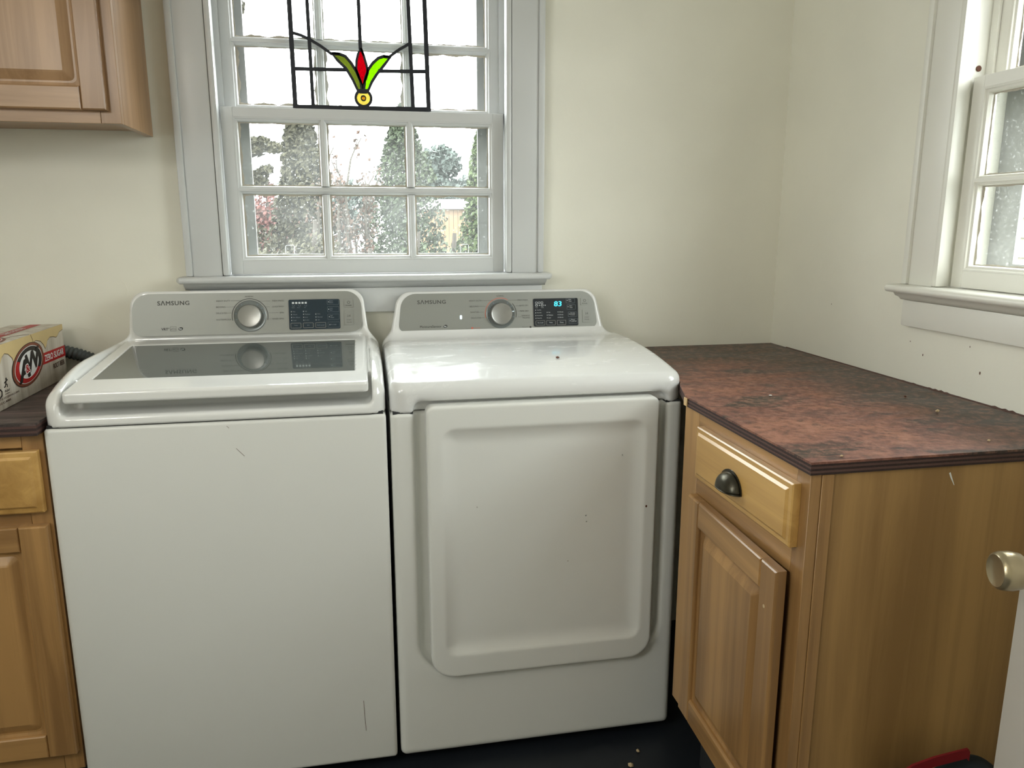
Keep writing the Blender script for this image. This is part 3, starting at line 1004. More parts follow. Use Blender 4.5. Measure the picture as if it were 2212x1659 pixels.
for pts in ([(-0.038, 0.0925), (-0.014, 0.0925), (-0.0105, 0.0900)], [(-0.050, 0.0765), (-0.029, 0.0765)], [(-0.047, 0.0606), (-0.037, 0.0606)],
            [(0.062, 0.0905), (0.034, 0.0905), (0.031, 0.0890)], [(0.060, 0.0748), (0.049, 0.0748)], [(0.082, 0.0588), (0.0565, 0.0588)], [(0.064, 0.0428), (0.0565, 0.0428)]):
    strip(bm, pts, 0.0005, FW, 0.0012, 0.0016)
# energy mark and round mark
for pts in ([(-0.1895, 0.0170), (-0.1755, 0.0170), (-0.1755, 0.0285), (-0.1895, 0.0285), (-0.1895, 0.0170)], [(-0.1895, 0.0205), (-0.1755, 0.0205)], [(-0.188, 0.0215), (-0.182, 0.0250), (-0.177, 0.0225)]):
    strip(bm, pts, 0.0006, FW, 0.0012, 0.0016)
obj('printed_lines', bm, 'print_grey', wp, kind='stuff')
def he_mark(FR, cu, cv, parent):
    bm = B()
    flat(bm, [(cu + 0.0058 * math.cos(R(a)), cv + 0.0042 * math.sin(R(a)) + 0.12 * 0.0058 * math.cos(R(a))) for a in range(0, 360, 15)], FR, 0.0015)
    m = obj('round_mark', bm, 'print_dark', parent)
    lettering('mark_lettering', parent, 'print_white', FR, [('he', cu - 0.0035, cv - 0.0022, dict(h=0.0046, bold=0.02))], n=0.0019)
he_mark(FW, -0.1645, 0.0222, wp)

def display(FR, u0, u1, v0, v1, parent, mat, black):
    bm = extrude_poly(B(), rrect(u0, u1, v0, v1, 0.004, 4), FR, 0.0008, 0.0018)
    d = obj('display', bm, mat, parent, label='dark glass display')
    obj('display_rim', strip(B(), rrect(u0 - 0.0006, u1 + 0.0006, v0 - 0.0006, v1 + 0.0006, 0.0045, 4) + [(u0 - 0.0006, v0 + 0.004)], 0.0008, FR, 0.0010, 0.0022), 'silver', parent)
    return d

def key(FR, nm, u0, u1, v0, v1, parent, mat, rim, r=0.0016):
    k = obj(nm, extrude_poly(B(), rrect(u0, u1, v0, v1, r, 3), FR, 0.0010, 0.0026), mat, parent)
    lp = rrect(u0, u1, v0, v1, r, 3)
    obj('key_rim', strip(B(), lp + [lp[0]], 0.0007, FR, 0.0018, 0.0030), rim, k)
    return k

def power_icon(bm, FR, cu, cv, r, n0, n1):
    strip(bm, arc(cu, cv, r, 125, 415, 18), r * 0.28, FR, n0, n1)
    strip(bm, [(cu, cv + r * 0.2), (cu, cv + r * 1.2)], r * 0.28, FR, n0, n1)
def play_icon(bm, FR, cu, cv, s, n0, n1):
    strip(bm, [(cu - s, cv - s), (cu - s, cv + s), (cu + 0.5 * s, cv), (cu - s, cv - s)], s * 0.28, FR, n0, n1)
    for q in (0.75, 1.25):
        strip(bm, [(cu + q * s, cv - s), (cu + q * s, cv + s)], s * 0.24, FR, n0, n1)

def side_keys(FR, parent, pw, st):
    k = key(FR, 'power_button', *pw, parent, 'fascia', 'silver')
    bm = B(); cu = (pw[0] + pw[1]) / 2
    power_icon(bm, FR, cu, pw[2] + 0.0130, 0.0036, 0.0026, 0.0029)
    addtext(bm, 'POWER', FR, cu, pw[2] + 0.0028, h=0.0032, n=0.0029, align='C', bold=0.01)
    obj('button_print', bm, 'print_dark', k, kind='stuff')
    k = key(FR, 'start_button', *st, parent, 'fascia', 'silver')
    bm = B(); cu = (st[0] + st[1]) / 2
    play_icon(bm, FR, cu - 0.0005, st[2] + 0.0245, 0.0030, 0.0026, 0.0029)
    addtext(bm, 'START', FR, cu, st[2] + 0.0120, h=0.0032, n=0.0029, align='C')
    addtext(bm, 'PAUSE', FR, cu, st[2] + 0.0055, h=0.0032, n=0.0029, align='C')
    obj('button_print', bm, 'print_grey', k, kind='stuff')

wd = display(FW, 0.1085, 0.2415, 0.0125, 0.0925, wm, 'display', False)
side_keys(FW, wm, (0.2535, 0.2770, 0.0700, 0.0905), (0.2535, 0.2765, 0.0220, 0.0565))
dots = [(0.1150, v) for v in (0.0607, 0.0530, 0.0452, 0.0374)] + [(0.1462, v) for v in (0.0607, 0.0530, 0.0452, 0.0374)] + [(0.1782, v) for v in (0.0530, 0.0452, 0.0374)]
bm = B()
for u, v in dots + [(0.2125, 0.0850), (0.2125, 0.0652), (0.2130, 0.0452), (0.2135, 0.0238)]:
    flat(bm, [(u - 0.0007, v - 0.0014), (u + 0.0007, v - 0.0014), (u + 0.0007, v + 0.0014), (u - 0.0007, v + 0.0014)], FW, 0.0021)
for k in range(5):
    u = 0.1175 + 0.0082 * k
    flat(bm, rrect(u, u + 0.0056, 0.0812, 0.0862, 0.0006, 2), FW, 0.0021)
obj('indicator_marks', bm, 'print_white', wd, kind='stuff')
sm = dict(h=0.0030)
lettering('display_lettering', wd, 'print_dim', FW,
          [(s, u + 0.0035, v - 0.0015, sm) for s, (u, v) in zip(('Hot', 'Warm', 'Eco Warm', 'Cold', 'High', 'Medium', 'Low', 'No Spin', 'Heavy', 'Normal', 'Light'), dots)] +
          [('Extra', 0.2150, 0.0858, sm), ('Rinse', 0.2150, 0.0815, sm), ('Delay', 0.2155, 0.0660, sm), ('End', 0.2155, 0.0617, sm), ('Self', 0.2158, 0.0462, sm), ('Clean', 0.2158, 0.0417, sm), ('Pre Soak', 0.2160, 0.0225, sm),
           ('Wash', 0.1165, 0.0700, dict(h=0.0022)), ('Rinse', 0.1310, 0.0700, dict(h=0.0022)), ('Spin', 0.1490, 0.0700, dict(h=0.0022))], n=0.0021)
bm = B()
for u in (0.118, 0.134, 0.150):
    strip(bm, [(u, 0.0785), (u + 0.001, 0.0748), (u + 0.005, 0.0748), (u + 0.006, 0.0785)], 0.0005, FW, 0.0018, 0.0021)
obj('wash_icons', bm, 'print_dim', wd, kind='stuff')
for (u0, u1), s in zip(((0.1125, 0.1385), (0.1445, 0.1705), (0.1765, 0.2030)), ('Temp.', 'Spin', 'Soil Level')):
    k = key(FW, 'option_button', u0, u1, 0.0170, 0.0300, wd, 'display', 'silver', 0.0012)
    lettering('button_print', k, 'print_white', FW, [(s, (u0 + u1) / 2, 0.0217, dict(h=0.0036, align='C'))], n=0.0029) if False else None
    addl = B(); addtext(addl, s, FW, (u0 + u1) / 2, 0.0217, h=0.0036, align='C', n=0.0029)
    obj('button_lettering', addl, 'print_dim', wd)
for v0, v1 in ((0.0775, 0.0905), (0.0580, 0.0720), (0.0375, 0.0520), (0.0165, 0.0310)):
    lp = rrect(0.2090, 0.2390, v0, v1, 0.001, 2)
    obj('touch_key_outline', strip(B(), lp + [lp[0]], 0.0003, FW, 0.0018, 0.0020), 'print_dim', wd)
# scratches on the front panel
def scratch(parent, y, pts, wdt=0.0006, mat='rust'):
    obj('scratch', strip(B(), pts, wdt, lambda u, v, n: Vector((u, y - n, v)), 0.0, 0.0003), mat, parent)
scratch(wm, -0.5350, [(-0.456, 0.822), (-0.449, 0.814), (-0.440, 0.804)])
scratch(wm, -0.5350, [(-0.472, 0.872), (-0.467, 0.867)])
scratch(wm, -0.5350, [(-0.214, 0.190), (-0.213, 0.150), (-0.211, 0.110)], 0.0009)

# ------------------------------------------------------------------ clothes dryer
dr = thing('clothes_dryer', (0.2126, -0.28, 0.0), 'white front-loading dryer with lit display, between the washer and the red-topped cabinet', 'dryer')
DX0, DX1 = -0.1304, 0.5556
def dryer_body(X, Y, Z):
    pl = sd_rect(X, Y, DX0, DX1, -0.5344, YB, 0.016)
    d = isect(isect(pl, Z - 0.8802, 0.0030), 0.028 - Z, 0.010)
    pk = sd_rect(X, Z, -0.079, 0.5125, 0.236, 1.2, 0.085)
    pocket = isect(pk, Y + 0.5085, 0.012)
    return isect(d, -pocket, 0.010)
sdf_obj('body', dryer_body, (DX0 - 0.012, -0.548, 0.016), (DX1 + 0.012, -0.020, 0.892), 0.0065, 'enamel_matte', dr)
box('seam', DX0 + 0.006, DX1 - 0.006, -0.5020, YB - 0.004, 0.8780, 0.8830, 'gap', dr, bev=0)
for a0, a1 in ((DX0 + 0.006, -0.080), (0.5135, DX1 - 0.006)):
    box('seam', a0, a1, -0.5300, -0.5021, 0.8780, 0.8830, 'gap', dr, bev=0)
def dryer_top(X, Y, Z):
    pl = sd_rect(X, Y, DX0, DX1, -0.5355, YB, 0.040)
    h = 0.9800 - 0.235 * np.maximum(0, -0.15 - Y) ** 2
    deck = isect(pl, (Z - h) * 0.995, 0.022)
    d = union(deck, console(X, Y, Z, 0.2, -0.302, 0.294, 0.1095, 0.20), 0.030)
    pk = isect(sd_rect(X, Z, -0.079, 0.5125, 0.236, 0.9045, 0.020), Y + 0.5085, 0.012)
    d = isect(d, -pk, 0.012)
    return np.maximum(d, 0.8815 - Z)
sdf_obj('top_cover', dryer_top, (DX0 - 0.012, -0.55, 0.870), (DX1 + 0.012, -0.018, 1.130), 0.0045, 'scuffed', dr)
def dryer_door(X, Y, Z):
    # corners: small above, large below
    r = np.where(Z > 0.56, 0.018, 0.055)
    rc = sd_rect(X, Z, -0.053, 0.4895, 0.2350, 0.8975, r)
    ins = sd_rect(X, Z, -0.0175, 0.4565, 0.2920, 0.8440, 0.028)
    t = np.clip(-ins / 0.040, 0, 1)
    dep = np.where(ins < 0, 0.0006 + 0.0095 * (2 * t - t * t), 0)
    front = (-0.5535 + dep) - Y
    return isect(isect(rc, front, 0.0055), Y + 0.5115, 0.002)
dd = sdf_obj('door', dryer_door, (-0.062, -0.562, 0.226), (0.499, -0.500, 0.907), 0.0040, 'enamel_matte', dr)
FD = fascia_frame(0.2)
dp = fascia_panel(FD, [(u + (0.14 * v * (-1 if u > 0 else 1)) * 0.9, v) for u, v in rrect(-0.2860, 0.2815, -0.0030, 0.1025, (0.022, 0.022, 0.036, 0.036), 8)], dr)
dial(FD, (0.0, 0.0425), dr, [('print_red', 62, 194, 0.0443), ('print_dark', -14, 40, 0.0443)], R0=0.0405, led=2)
lettering('brand_lettering', dp, 'print_grey', FD, [('SΛMSUNG', -0.2316, 0.0742, dict(u1=-0.1539, h=0.0104, bold=0.022, space=1.12))])
lettering('feature_lettering', dp, 'print_dark', FD, [('MoistureSensor', -0.2270, 0.0085, dict(u1=-0.1680, h=0.0066, bold=0.008, space=1.05))])
he_mark(FD, -0.1570, 0.0115, dp)
lettering('cycle_lettering', dp, 'print_grey', FD, [
    ('HEAVY DUTY', -0.0884, 0.0785, wt), ('BEDDING', -0.0871, 0.0627, wt), ('SANITIZE', -0.0858, 0.0466, wt), ('DELICATES', -0.0845, 0.0306, wt),
    ('NORMAL', 0.0, 0.0908, dict(h=0.0037, align='C')), ('PERM PRESS', 0.0784, 0.0780, dict(h=0.0040, align='R')), ('QUICK DRY', 0.0795, 0.0624, dict(h=0.0040, align='R')),
    ('TIME DRY', 0.0805, 0.0471, dict(h=0.0040, align='R')), ('WRINKLE', 0.0826, 0.0345, dict(h=0.0038, align='R')), ('RELEASE', 0.0824, 0.0282, dict(h=0.0038, align='R')),
    ('Manual Dry', 0.0790, 0.0015, dict(h=0.0036, align='R'))])
lettering('sensor_lettering', dp, 'print_red', FD, [('Sensor Dry', -0.0770, 0.0030, dict(h=0.0034))])
bm = B()
for pts in ([(-0.058, 0.0803), (-0.024, 0.0803), (-0.020, 0.0780)], [(-0.064, 0.0645), (-0.043, 0.0645)], [(-0.062, 0.0485), (-0.048, 0.0485)], [(-0.059, 0.0325), (-0.047, 0.0325)],
            [(0.050, 0.0800), (0.024, 0.0800), (0.021, 0.0780)], [(0.058, 0.0643), (0.043, 0.0643)], [(0.061, 0.0490), (0.049, 0.0490)], [(0.064, 0.0330), (0.049, 0.0330)]):
    strip(bm, pts, 0.0005, FD, 0.0012, 0.0016)
obj('printed_lines', bm, 'print_grey', dp, kind='stuff')
bm = B()
flat(bm, [(0.0815, 0.001), (0.0865, 0.001), (0.0865, 0.006), (0.0815, 0.006)], FD, 0.0016)
obj('manual_mark', bm, 'print_dark', dp)
bm = B()
flat(bm, arc(-0.0820, 0.0048, 0.0030, 0, 340, 14), FD, 0.0016)
obj('sensor_mark', bm, 'print_red', dp)
obj('indicator_slot', extrude_poly(B(), rrect(-0.1160, -0.1095, 0.0295, 0.0415, 0.003, 4), FD, 0.0010, 0.0018), 'led_white', dp)
ddp = display(FD, 0.0935, 0.2245, 0.0045, 0.0830, dr, 'display_black', True)
side_keys(FD, dr, (0.2330, 0.2560, 0.0625, 0.0830), (0.2375, 0.2625, 0.0140, 0.0490))
lettering('lit_number', ddp, 'led_cyan', FD, [('83', 0.1545, 0.0605, dict(u1=0.1760, h=0.0140, bold=0.012, shear=0.06))], n=0.0022, label='lit cyan number 83')
ddots = [(0.1005, v) for v in (0.0505, 0.0430, 0.0352, 0.0277)] + [(0.1335, v) for v in (0.0436, 0.0360, 0.0282)] + [(0.1655, v) for v in (0.0443, 0.0366, 0.0290)]
bm = B()
for i, (u, v) in enumerate(ddots):
    flat(bm, [(u - 0.0007, v - 0.0014), (u + 0.0007, v - 0.0014), (u + 0.0007, v + 0.0014), (u - 0.0007, v + 0.0014)], FD, 0.0021)
for u, v in ((0.1935, 0.0765), (0.1955, 0.0585), (0.1985, 0.0375), (0.2005, 0.0185)):
    flat(bm, [(u - 0.0007, v - 0.0014), (u + 0.0007, v - 0.0014), (u + 0.0007, v + 0.0014), (u - 0.0007, v + 0.0014)], FD, 0.0021)
for k in range(3):
    u = 0.1005 + 0.0080 * k
    lp = rrect(u, u + 0.0055, 0.0690, 0.0738, 0.0006, 2)
    strip(bm, lp + [lp[0]], 0.0008, FD, 0.0018, 0.0021)
    if k < 2:
        lp = rrect(0.1005 + 0.0165 * k, 0.1065 + 0.0165 * k, 0.0618, 0.0664, 0.001, 2)
        strip(bm, lp + [lp[0]], 0.0010, FD, 0.0018, 0.0021)
        flat(bm, arc(0.1120 + 0.0165 * k, 0.0640, 0.0015, 0, 330, 10), FD, 0.0021)
obj('indicator_marks', bm, 'print_white', ddp, kind='stuff')
lettering('display_lettering', ddp, 'print_white', FD,
          [(s, u + 0.0035, v - 0.0015, sm) for s, (u, v) in zip(('Very Dry', 'More Dry', 'Normal Dry', 'Damp Dry', 'High', 'Medium', 'Low', '40 min', '30 min', '20 min'), ddots)] +
          [('Adjust', 0.1965, 0.0773, sm), ('Time', 0.1970, 0.0730, sm), ('Adjust', 0.1990, 0.0592, sm), ('Time', 0.1993, 0.0549, sm), ('Wrinkle', 0.2015, 0.0385, sm), ('Prevent', 0.2018, 0.0342, sm),
           ('Mixed', 0.2035, 0.0200, sm), ('Load Bell', 0.2035, 0.0157, sm), ('Drying', 0.1000, 0.0565, dict(h=0.0022)), ('Cooling', 0.1165, 0.0565, dict(h=0.0022))], n=0.0021)
for (u0, u1), s in zip(((0.1000, 0.1260), (0.1310, 0.1565), (0.1620, 0.1875)), ('Dry Level', 'Temp.', 'Time')):
    key(FD, 'option_button', u0, u1, 0.0080, 0.0205, ddp, 'display_black', 'silver', 0.0012)
    addl = B(); addtext(addl, s, FD, (u0 + u1) / 2, 0.0125, h=0.0038, align='C', n=0.0030)
    obj('button_lettering', addl, 'print_white', ddp)
for du, v0, v1 in ((0.190, 0.0690, 0.0815), (0.192, 0.0510, 0.0640), (0.195, 0.0305, 0.0435), (0.197, 0.0105, 0.0245)):
    lp = rrect(du, du + 0.0255, v0, v1, 0.001, 2)
    obj('touch_key_outline', strip(B(), lp + [lp[0]], 0.0004, FD, 0.0018, 0.0020), 'print_dim', ddp)
# stains on the dryer door
def spot(u, v, r, y, parent, mat='rust'):
    bm = B()
    flat(bm, [(u + r * math.cos(R(a)) * 0.9, v + r * math.sin(R(a)) * 1.15) for a in range(0, 360, 40)], lambda a, b, n: Vector((a, y - n, b)), 0.0002)
    obj('stain', bm, mat, parent)
spot(0.4640, 0.6316, 0.0028, -0.5535, dr)
for u, v in ((0.059, 0.655), (0.404, 0.759), (0.276, 0.504), (0.318, 0.615), (0.32, 0.60)):
    spot(u, v, 0.0013, -0.5432, dr, 'rust')

# ------------------------------------------------------------------ cabinets
def panel_mesh(u0, u1, v0, v1, rings, fr, r0=0.0):
    """concentric rounded rings: (inset, depth n, corner radius)"""
    bm = B()
    loops = []
    for ins, n_, rr in rings:
        loops.append([fr(u, v, n_) for u, v in rrect(u0 + ins, u1 - ins, v0 + ins, v1 - ins, max(rr, 0.0004), 4)])
    L = ring(bm, loops)
    bm.faces.new(L[0][::-1]); bm.faces.new(L[-1])
    bmesh.ops.recalc_face_normals(bm, faces=bm.faces)
    return bm

def cab_door(parent, fr, u0, u1, v0, v1, t=0.019, stile=0.055, woods=('wood_z', 'wood_x')):
    """raised-panel door: panel with stiles and rails as pieces of the door"""
    s = stile
    bm = panel_mesh(u0 + s - 0.004, u1 - s + 0.004, v0 + s - 0.004, v1 - s + 0.004,
                    [(0, 0.001, 0.001), (0, 0.011, 0.001), (0.010, 0.0075, 0.012), (0.014, 0.0075, 0.012), (0.030, 0.0150, 0.004), (0.034, 0.0165, 0.002)], fr)
    d = obj('door', bm, woods[0], parent)
    def piece(nm, a0, a1, b0, b1, m):
        bm = panel_mesh(a0, a1, b0, b1, [(0, 0.0, 0.0005), (0, t - 0.005, 0.0005), (0.0012, t - 0.0022, 0.0005), (0.0035, t, 0.0005)], fr)
        obj(nm, bm, m, d)
    piece('stile', u0, u0 + s, v0, v1, woods[0])
    piece('stile', u1 - s, u1, v0, v1, woods[0])
    piece('rail', u0 + s, u1 - s, v0, v0 + s, woods[1])
    piece('rail', u0 + s, u1 - s, v1 - s, v1, woods[1])
    return d

# left base cabinet under the brown counter
lb = thing('base_cabinet', (-1.2, -0.28, 0), 'honey maple base cabinet at the left end, beside the washing machine', 'cabinet')
LX0, LX1, LY = -1.62, -0.8285, -0.530
box('carcass', LX0, LX1 - 0.0005, LY + 0.019, -0.02, 0.10, 0.8735, 'wood_z', lb, bev=0)
box('toe_kick', LX0, LX1 - 0.002, LY + 0.07, LY + 0.085, 0.001, 0.0995, 'gap', lb, bev=0)
for a0, a1, b0, b1, m in ((LX1 - 0.040, LX1, 0.1005, 0.8735, 'wood_z'), (-1.245, -1.205, 0.1005, 0.8735, 'wood_z'), (LX0, LX0 + 0.04, 0.1005, 0.8735, 'wood_z')):
    box('frame_stile', a0, a1, LY, LY + 0.0188, b0, b1, m, lb, bev=0.0006, seg=1)
for b0, b1 in ((0.8450, 0.8735), (0.680, 0.718), (0.1005, 0.150)):
    for a0, a1 in ((-1.2045, LX1 - 0.0405), (LX0 + 0.0405, -1.2455)):
        box('frame_rail', a0, a1, LY + 0.0003, LY + 0.0188, b0, b1, 'wood_x', lb, bev=0.0006, seg=1)
LFR = lambda u, v, n: Vector((u, LY - 0.0004 - n, v))
for u0, u1 in ((-1.215, -0.8375), (-1.61, -1.235)):
    obj('drawer', panel_mesh(u0, u1, 0.7095, 0.8405, [(0, 0, 0.001), (0, 0.0125, 0.001), (0.003, 0.0145, 0.001), (0.011, 0.0150, 0.001), (0.016, 0.0185, 0.001)], LFR), 'wood_drawer', lb)
    cab_door(lb, LFR, u0, u1 + 0.002, 0.147, 0.6815)
# left countertop
lc = thing('countertop', (-1.2, -0.27, 0.876), 'dark brown stained plywood countertop under the soda carton', 'countertop')
cx0, cx1, cy0, cy1 = -1.62, -0.8295, -0.553, -0.001
zz = 0.8745
for k in range(5):
    top_ = 0.9005 if k == 4 else zz + 0.0051
    ins = 0.0 if k % 2 == 0 else 0.0007
    box('ply', cx0, cx1, cy0 + ins, cy1, zz, top_, 'counter_brown' if k == 4 else ('ply_dark' if k % 2 == 0 else 'ply_mid'), lc, bev=0)
    zz += 0.0052

# upper wall cabinet at left
uc = thing('wall_cabinet', (-1.1, -0.14, 1.507), 'honey maple wall cabinet at upper left beside the back window', 'cabinet')
UX0, UX1, UY = -1.60, -0.6880, -0.271
box('side_panel', UX1 - 0.016, UX1, UY + 0.0195, -0.003, 1.5065, 2.30, 'wood_upper_z', uc, bev=0.0008, seg=1)
box('carcass', UX0, UX1 - 0.0165, UY + 0.0195, -0.003, 1.520, 2.30, 'wood_upper_x', uc, bev=0)
for a0, a1 in ((UX1 - 0.042, UX1), (-1.16, -1.12), (UX0, UX0 + 0.042)):
    box('frame_stile', a0, a1, UY, UY + 0.019, 1.5065, 2.30, 'wood_upper_z', uc, bev=0.0008, seg=1)
for a0, a1 in ((-1.1195, UX1 - 0.0425), (UX0 + 0.0425, -1.1605)):
    for b0, b1 in ((1.5065, 1.548), (2.25, 2.30)):
        box('frame_rail', a0, a1, UY + 0.0004, UY + 0.019, b0, b1, 'wood_upper_x', uc, bev=0.0008, seg=1)
UFR = lambda u, v, n: Vector((u, UY - 0.0004 - n, v))
for u0, u1 in ((-1.125, -0.7120), (-1.585, -1.155)):
    cab_door(uc, UFR, u0, u1, 1.5320, 2.275, stile=0.050, woods=('wood_upper_z', 'wood_upper_x'))

# right base cabinet with its face to the left
rb = thing('base_cabinet', (0.80, -0.90, 0), 'honey maple base cabinet with one drawer and a cup pull, right of the dryer', 'cabinet')
RX, RY0, RY1 = 0.505, -1.1430, -0.660
box('side_panel', RX + 0.0195, XR - 0.002, RY0, RY0 + 0.012, 0.0, 0.9005, 'wood_side', rb, bev=0)
box('corner_strip', RX + 0.0193, RX + 0.040, RY0 - 0.0022, RY0 - 0.0001, 0.195, 0.9005, 'wood_z', rb, bev=0.0006, seg=1)
box('carcass', RX + 0.0195, XR - 0.002, RY0 + 0.0125, RY1, 0.195, 0.9005, 'wood_z', rb, bev=0)
box('toe_kick', RX + 0.075, XR - 0.003, RY0 + 0.0125, RY1 - 0.01, 0.001, 0.1945, 'gap', rb, bev=0)
for a0, a1 in ((RY0, RY0 + 0.038), (RY1 - 0.070, RY1)):
    box('frame_stile', RX, RX + 0.0190, a0, a1, 0.195, 0.9005, 'wood_z', rb, bev=0.0006, seg=1)
for b0, b1 in ((0.872, 0.9005), (0.718, 0.775), (0.195, 0.228)):
    box('frame_rail', RX + 0.0004, RX + 0.0190, RY0 + 0.0385, RY1 - 0.0705, b0, b1, 'wood_y', rb, bev=0.0006, seg=1)
RFR = lambda u, v, n: Vector((RX - 0.0004 - n, u, v))
rdw = obj('drawer', panel_mesh(-1.1200, -0.7525, 0.7690, 0.8790, [(0, 0, 0.001), (0, 0.0130, 0.001), (0.0025, 0.0150, 0.001), (0.010, 0.0155, 0.001), (0.015, 0.0190, 0.001)], RFR), 'wood_drawer', rb, label='lighter golden drawer front')
obj('scuff', strip(B(), [(0.757, 0.889), (0.7605, 0.881), (0.768, 0.867)], [0.003, 0.0028, 0.0008], lambda u, v, n: Vector((u, RY0 - n, v)), 0.0, 0.0003), 'logo_white', rb)
# cup pull
def cup_pull(cu, cv, fr, parent):
    bm = B()
    n1, n2 = 20, 9
    rows = []
    for j in range(n2 + 1):
        ph = R(90 * j / n2)
        row = []
        for i in range(n1 + 1):
            th = R(180 * i / n1)
            e = math.cos(ph) ** 0.8 if j < n2 else 0.0
            row.append(bm.verts.new(fr(cu + 0.040 * math.cos(th) * e, cv + 0.033 * math.sin(th) * e, 0.0195 + 0.024 * math.sin(ph))))
        rows.append(row)
    for a, b in zip(rows, rows[1:]):
        for i in range(n1):
            bm.faces.new((a[i], a[i + 1], b[i + 1], b[i]))
    bmesh.ops.remove_doubles(bm, verts=bm.verts, dist=1e-6)
    bmesh.ops.recalc_face_normals(bm, faces=bm.faces)
    o = obj('cup_handle', bm, 'bronze', parent, smooth=True, label='dark bronze cup handle')
    md = o.modifiers.new('solid', 'SOLIDIFY'); md.thickness = 0.0018; md.offset = -1
    rim = strip(B(), [(cu + 0.042 * math.cos(R(a)), cv + 0.035 * math.sin(R(a))) for a in range(0, 181, 9)], 0.0042, fr, 0.0192, 0.0212)
    lip = tube(B(), [fr(cu + 0.040 * math.cos(R(a)), cv, 0.0195 + 0.024 * math.sin(R(a))) for a in range(0, 181, 9)], 0.0014, 6)
    obj('handle_rim', rim, 'bronze', o)
    obj('handle_lip', lip, 'bronze', o, smooth=True)
cup_pull(-0.9210, 0.8020, RFR, rdw)
# the door hangs slightly ajar at its near edge
AJ = R(1.7)
RDR = lambda u, v, n: Vector((RX - 0.0010 - (-0.740 - u) * math.sin(AJ) - n * math.cos(AJ), -0.740 + (u + 0.740) * math.cos(AJ) + n * math.sin(AJ) * -1, v))
rdoor = cab_door(rb, RDR, -1.1160, -0.7350, 0.2170, 0.7260, woods=('wood_z', 'wood_y'))
obj('screw_hole', lathe(B(), [(0.0032, 0.0190), (0.0032, 0.0194)], lambda a, b, n: RDR(-1.083 + a, 0.6480 + b, n), 12), 'crumb', rdoor)

# right countertop: a stack of plies, red worn film on top
rc = thing('countertop', (0.79, -0.60, 0.902), 'worn reddish brown plywood countertop along the right wall', 'countertop')
def cpoly(ins):
    return [(0.5005 + ins, -1.1478 + ins), (XR - 0.001, -1.1478 + ins), (XR - 0.001, -0.0015), (0.5570, -0.0015), (0.5570, -0.4950), (0.5515, -0.5185), (0.5405, -0.5400), (0.5015 + ins, -0.664)]
zz = 0.9015
for k in range(6):
    top_ = 0.9232 if k == 5 else zz + 0.0034
    bm = extrude_poly(B(), cpoly(0.0 if k % 2 else 0.0009), lambda u, v, n: Vector((u, v, n)), zz, top_)
    obj('ply', bm, 'counter_red' if k == 5 else ('ply_mid' if k % 2 else 'ply_dark'), rc)
    zz += 0.0036
box('end_strip', 0.4990, 0.5015, -0.676, -0.660, 0.9030, 0.9205, 'wood_light', rc, bev=0.0004, seg=1, label='pale bare wood end strip')

rnd = random.Random(5)
bm = B()
prev = None
for k in range(120):
    y = -1.140 + k * 0.0088
    hgt = 0.0015 + (rnd.uniform(0, 0.0025) if rnd.random() < 0.3 and k < 75 else 0.0)
    wid = 0.004 + (rnd.uniform(0, 0.004) if k < 80 else 0.0)
    cur = [bm.verts.new(q) for q in ((XR - 0.0012, y, 0.9236 + hgt), (XR - 0.0012 - wid * 0.5, y, 0.9236 + hgt * 0.8), (XR - 0.0012 - wid, y, 0.9233))]
    if prev:
        bm.faces.new((prev[0], prev[1], cur[1], cur[0])); bm.faces.new((prev[1], prev[2], cur[2], cur[1]))
    prev = cur
obj('ragged_caulk', bm, 'ply_mid', rc, smooth=60)
for k, (yy, zz_, rr_) in enumerate(((-0.835, 0.985, 0.0028), (-0.665, 0.995, 0.0022), (-0.62, 1.02, 0.0015), (-0.30, 1.075, 0.0016), (-0.80, 1.035, 0.0016))):
    bm = flat(B(), [(yy + rr_ * 0.7 * math.cos(R(a)), zz_ + rr_ * 1.3 * math.sin(R(a))) for a in range(0, 360, 45)], lambda u, v, n: Vector((XR - n, u, v)), 0.0004)
    obj('stain', bm, 'rust', bpy.data.objects['wall_right'])

# cracks in the old plaster left of the window
WF = lambda u, v, n: Vector((u, -n, v))
for pts in ([(-0.8701, 1.0503), (-0.8597, 1.0519), (-0.8544, 1.0493)], [(-0.8437, 1.0546), (-0.8355, 1.0452), (-0.8291, 1.0414), (-0.8231, 1.0326)], [(-0.8605, 0.9944), (-0.8574, 0.9852), (-0.8520, 0.9826), (-0.8470, 0.9750)],
            [(-0.7998, 1.1445), (-0.7915, 1.1359), (-0.7874, 1.1201), (-0.7925, 1.1019)], [(-0.9278, 1.0131), (-0.9102, 1.0212), (-0.8881, 1.0170)]):
    obj('plaster_crack', strip(B(), pts, 0.0016, WF, -0.0004, 0.0009), 'wall', bpy.data.objects['wall_back'])

# ------------------------------------------------------------------ soda carton on the left counter
BXF, BY0, BY1, BZ0, BZ1 = -0.9395, -0.405, -0.002, 0.9008, 1.0330
def carton_mat():
    m, nt, b = new_mat('printed_plank_card')
    tc = N(nt, 'ShaderNodeTexCoord')
    mp = N(nt, 'ShaderNodeMapping'); mp.inputs['Scale'].default_value = (42, 42, 1.5)
    nt.links.new(tc.outputs['Object'], mp.inputs['Vector'])
    nz = N(nt, 'ShaderNodeTexNoise', Scale=1.0, Detail=4.0)
    nt.links.new(mp.outputs['Vector'], nz.inputs['Vector'])
    rp = ramp(nt, [(0.25, (0.38, 0.33, 0.26, 1)), (0.5, (0.56, 0.51, 0.43, 1)), (0.75, (0.68, 0.64, 0.57, 1))])
    nt.links.new(nz.outputs['Fac'], rp.inputs['Fac'])
    nt.links.new(rp.outputs['Color'], b.inputs['Base Color'])
    b.inputs['Roughness'].default_value = 0.45
    return m
MAT['carton'] = carton_mat()
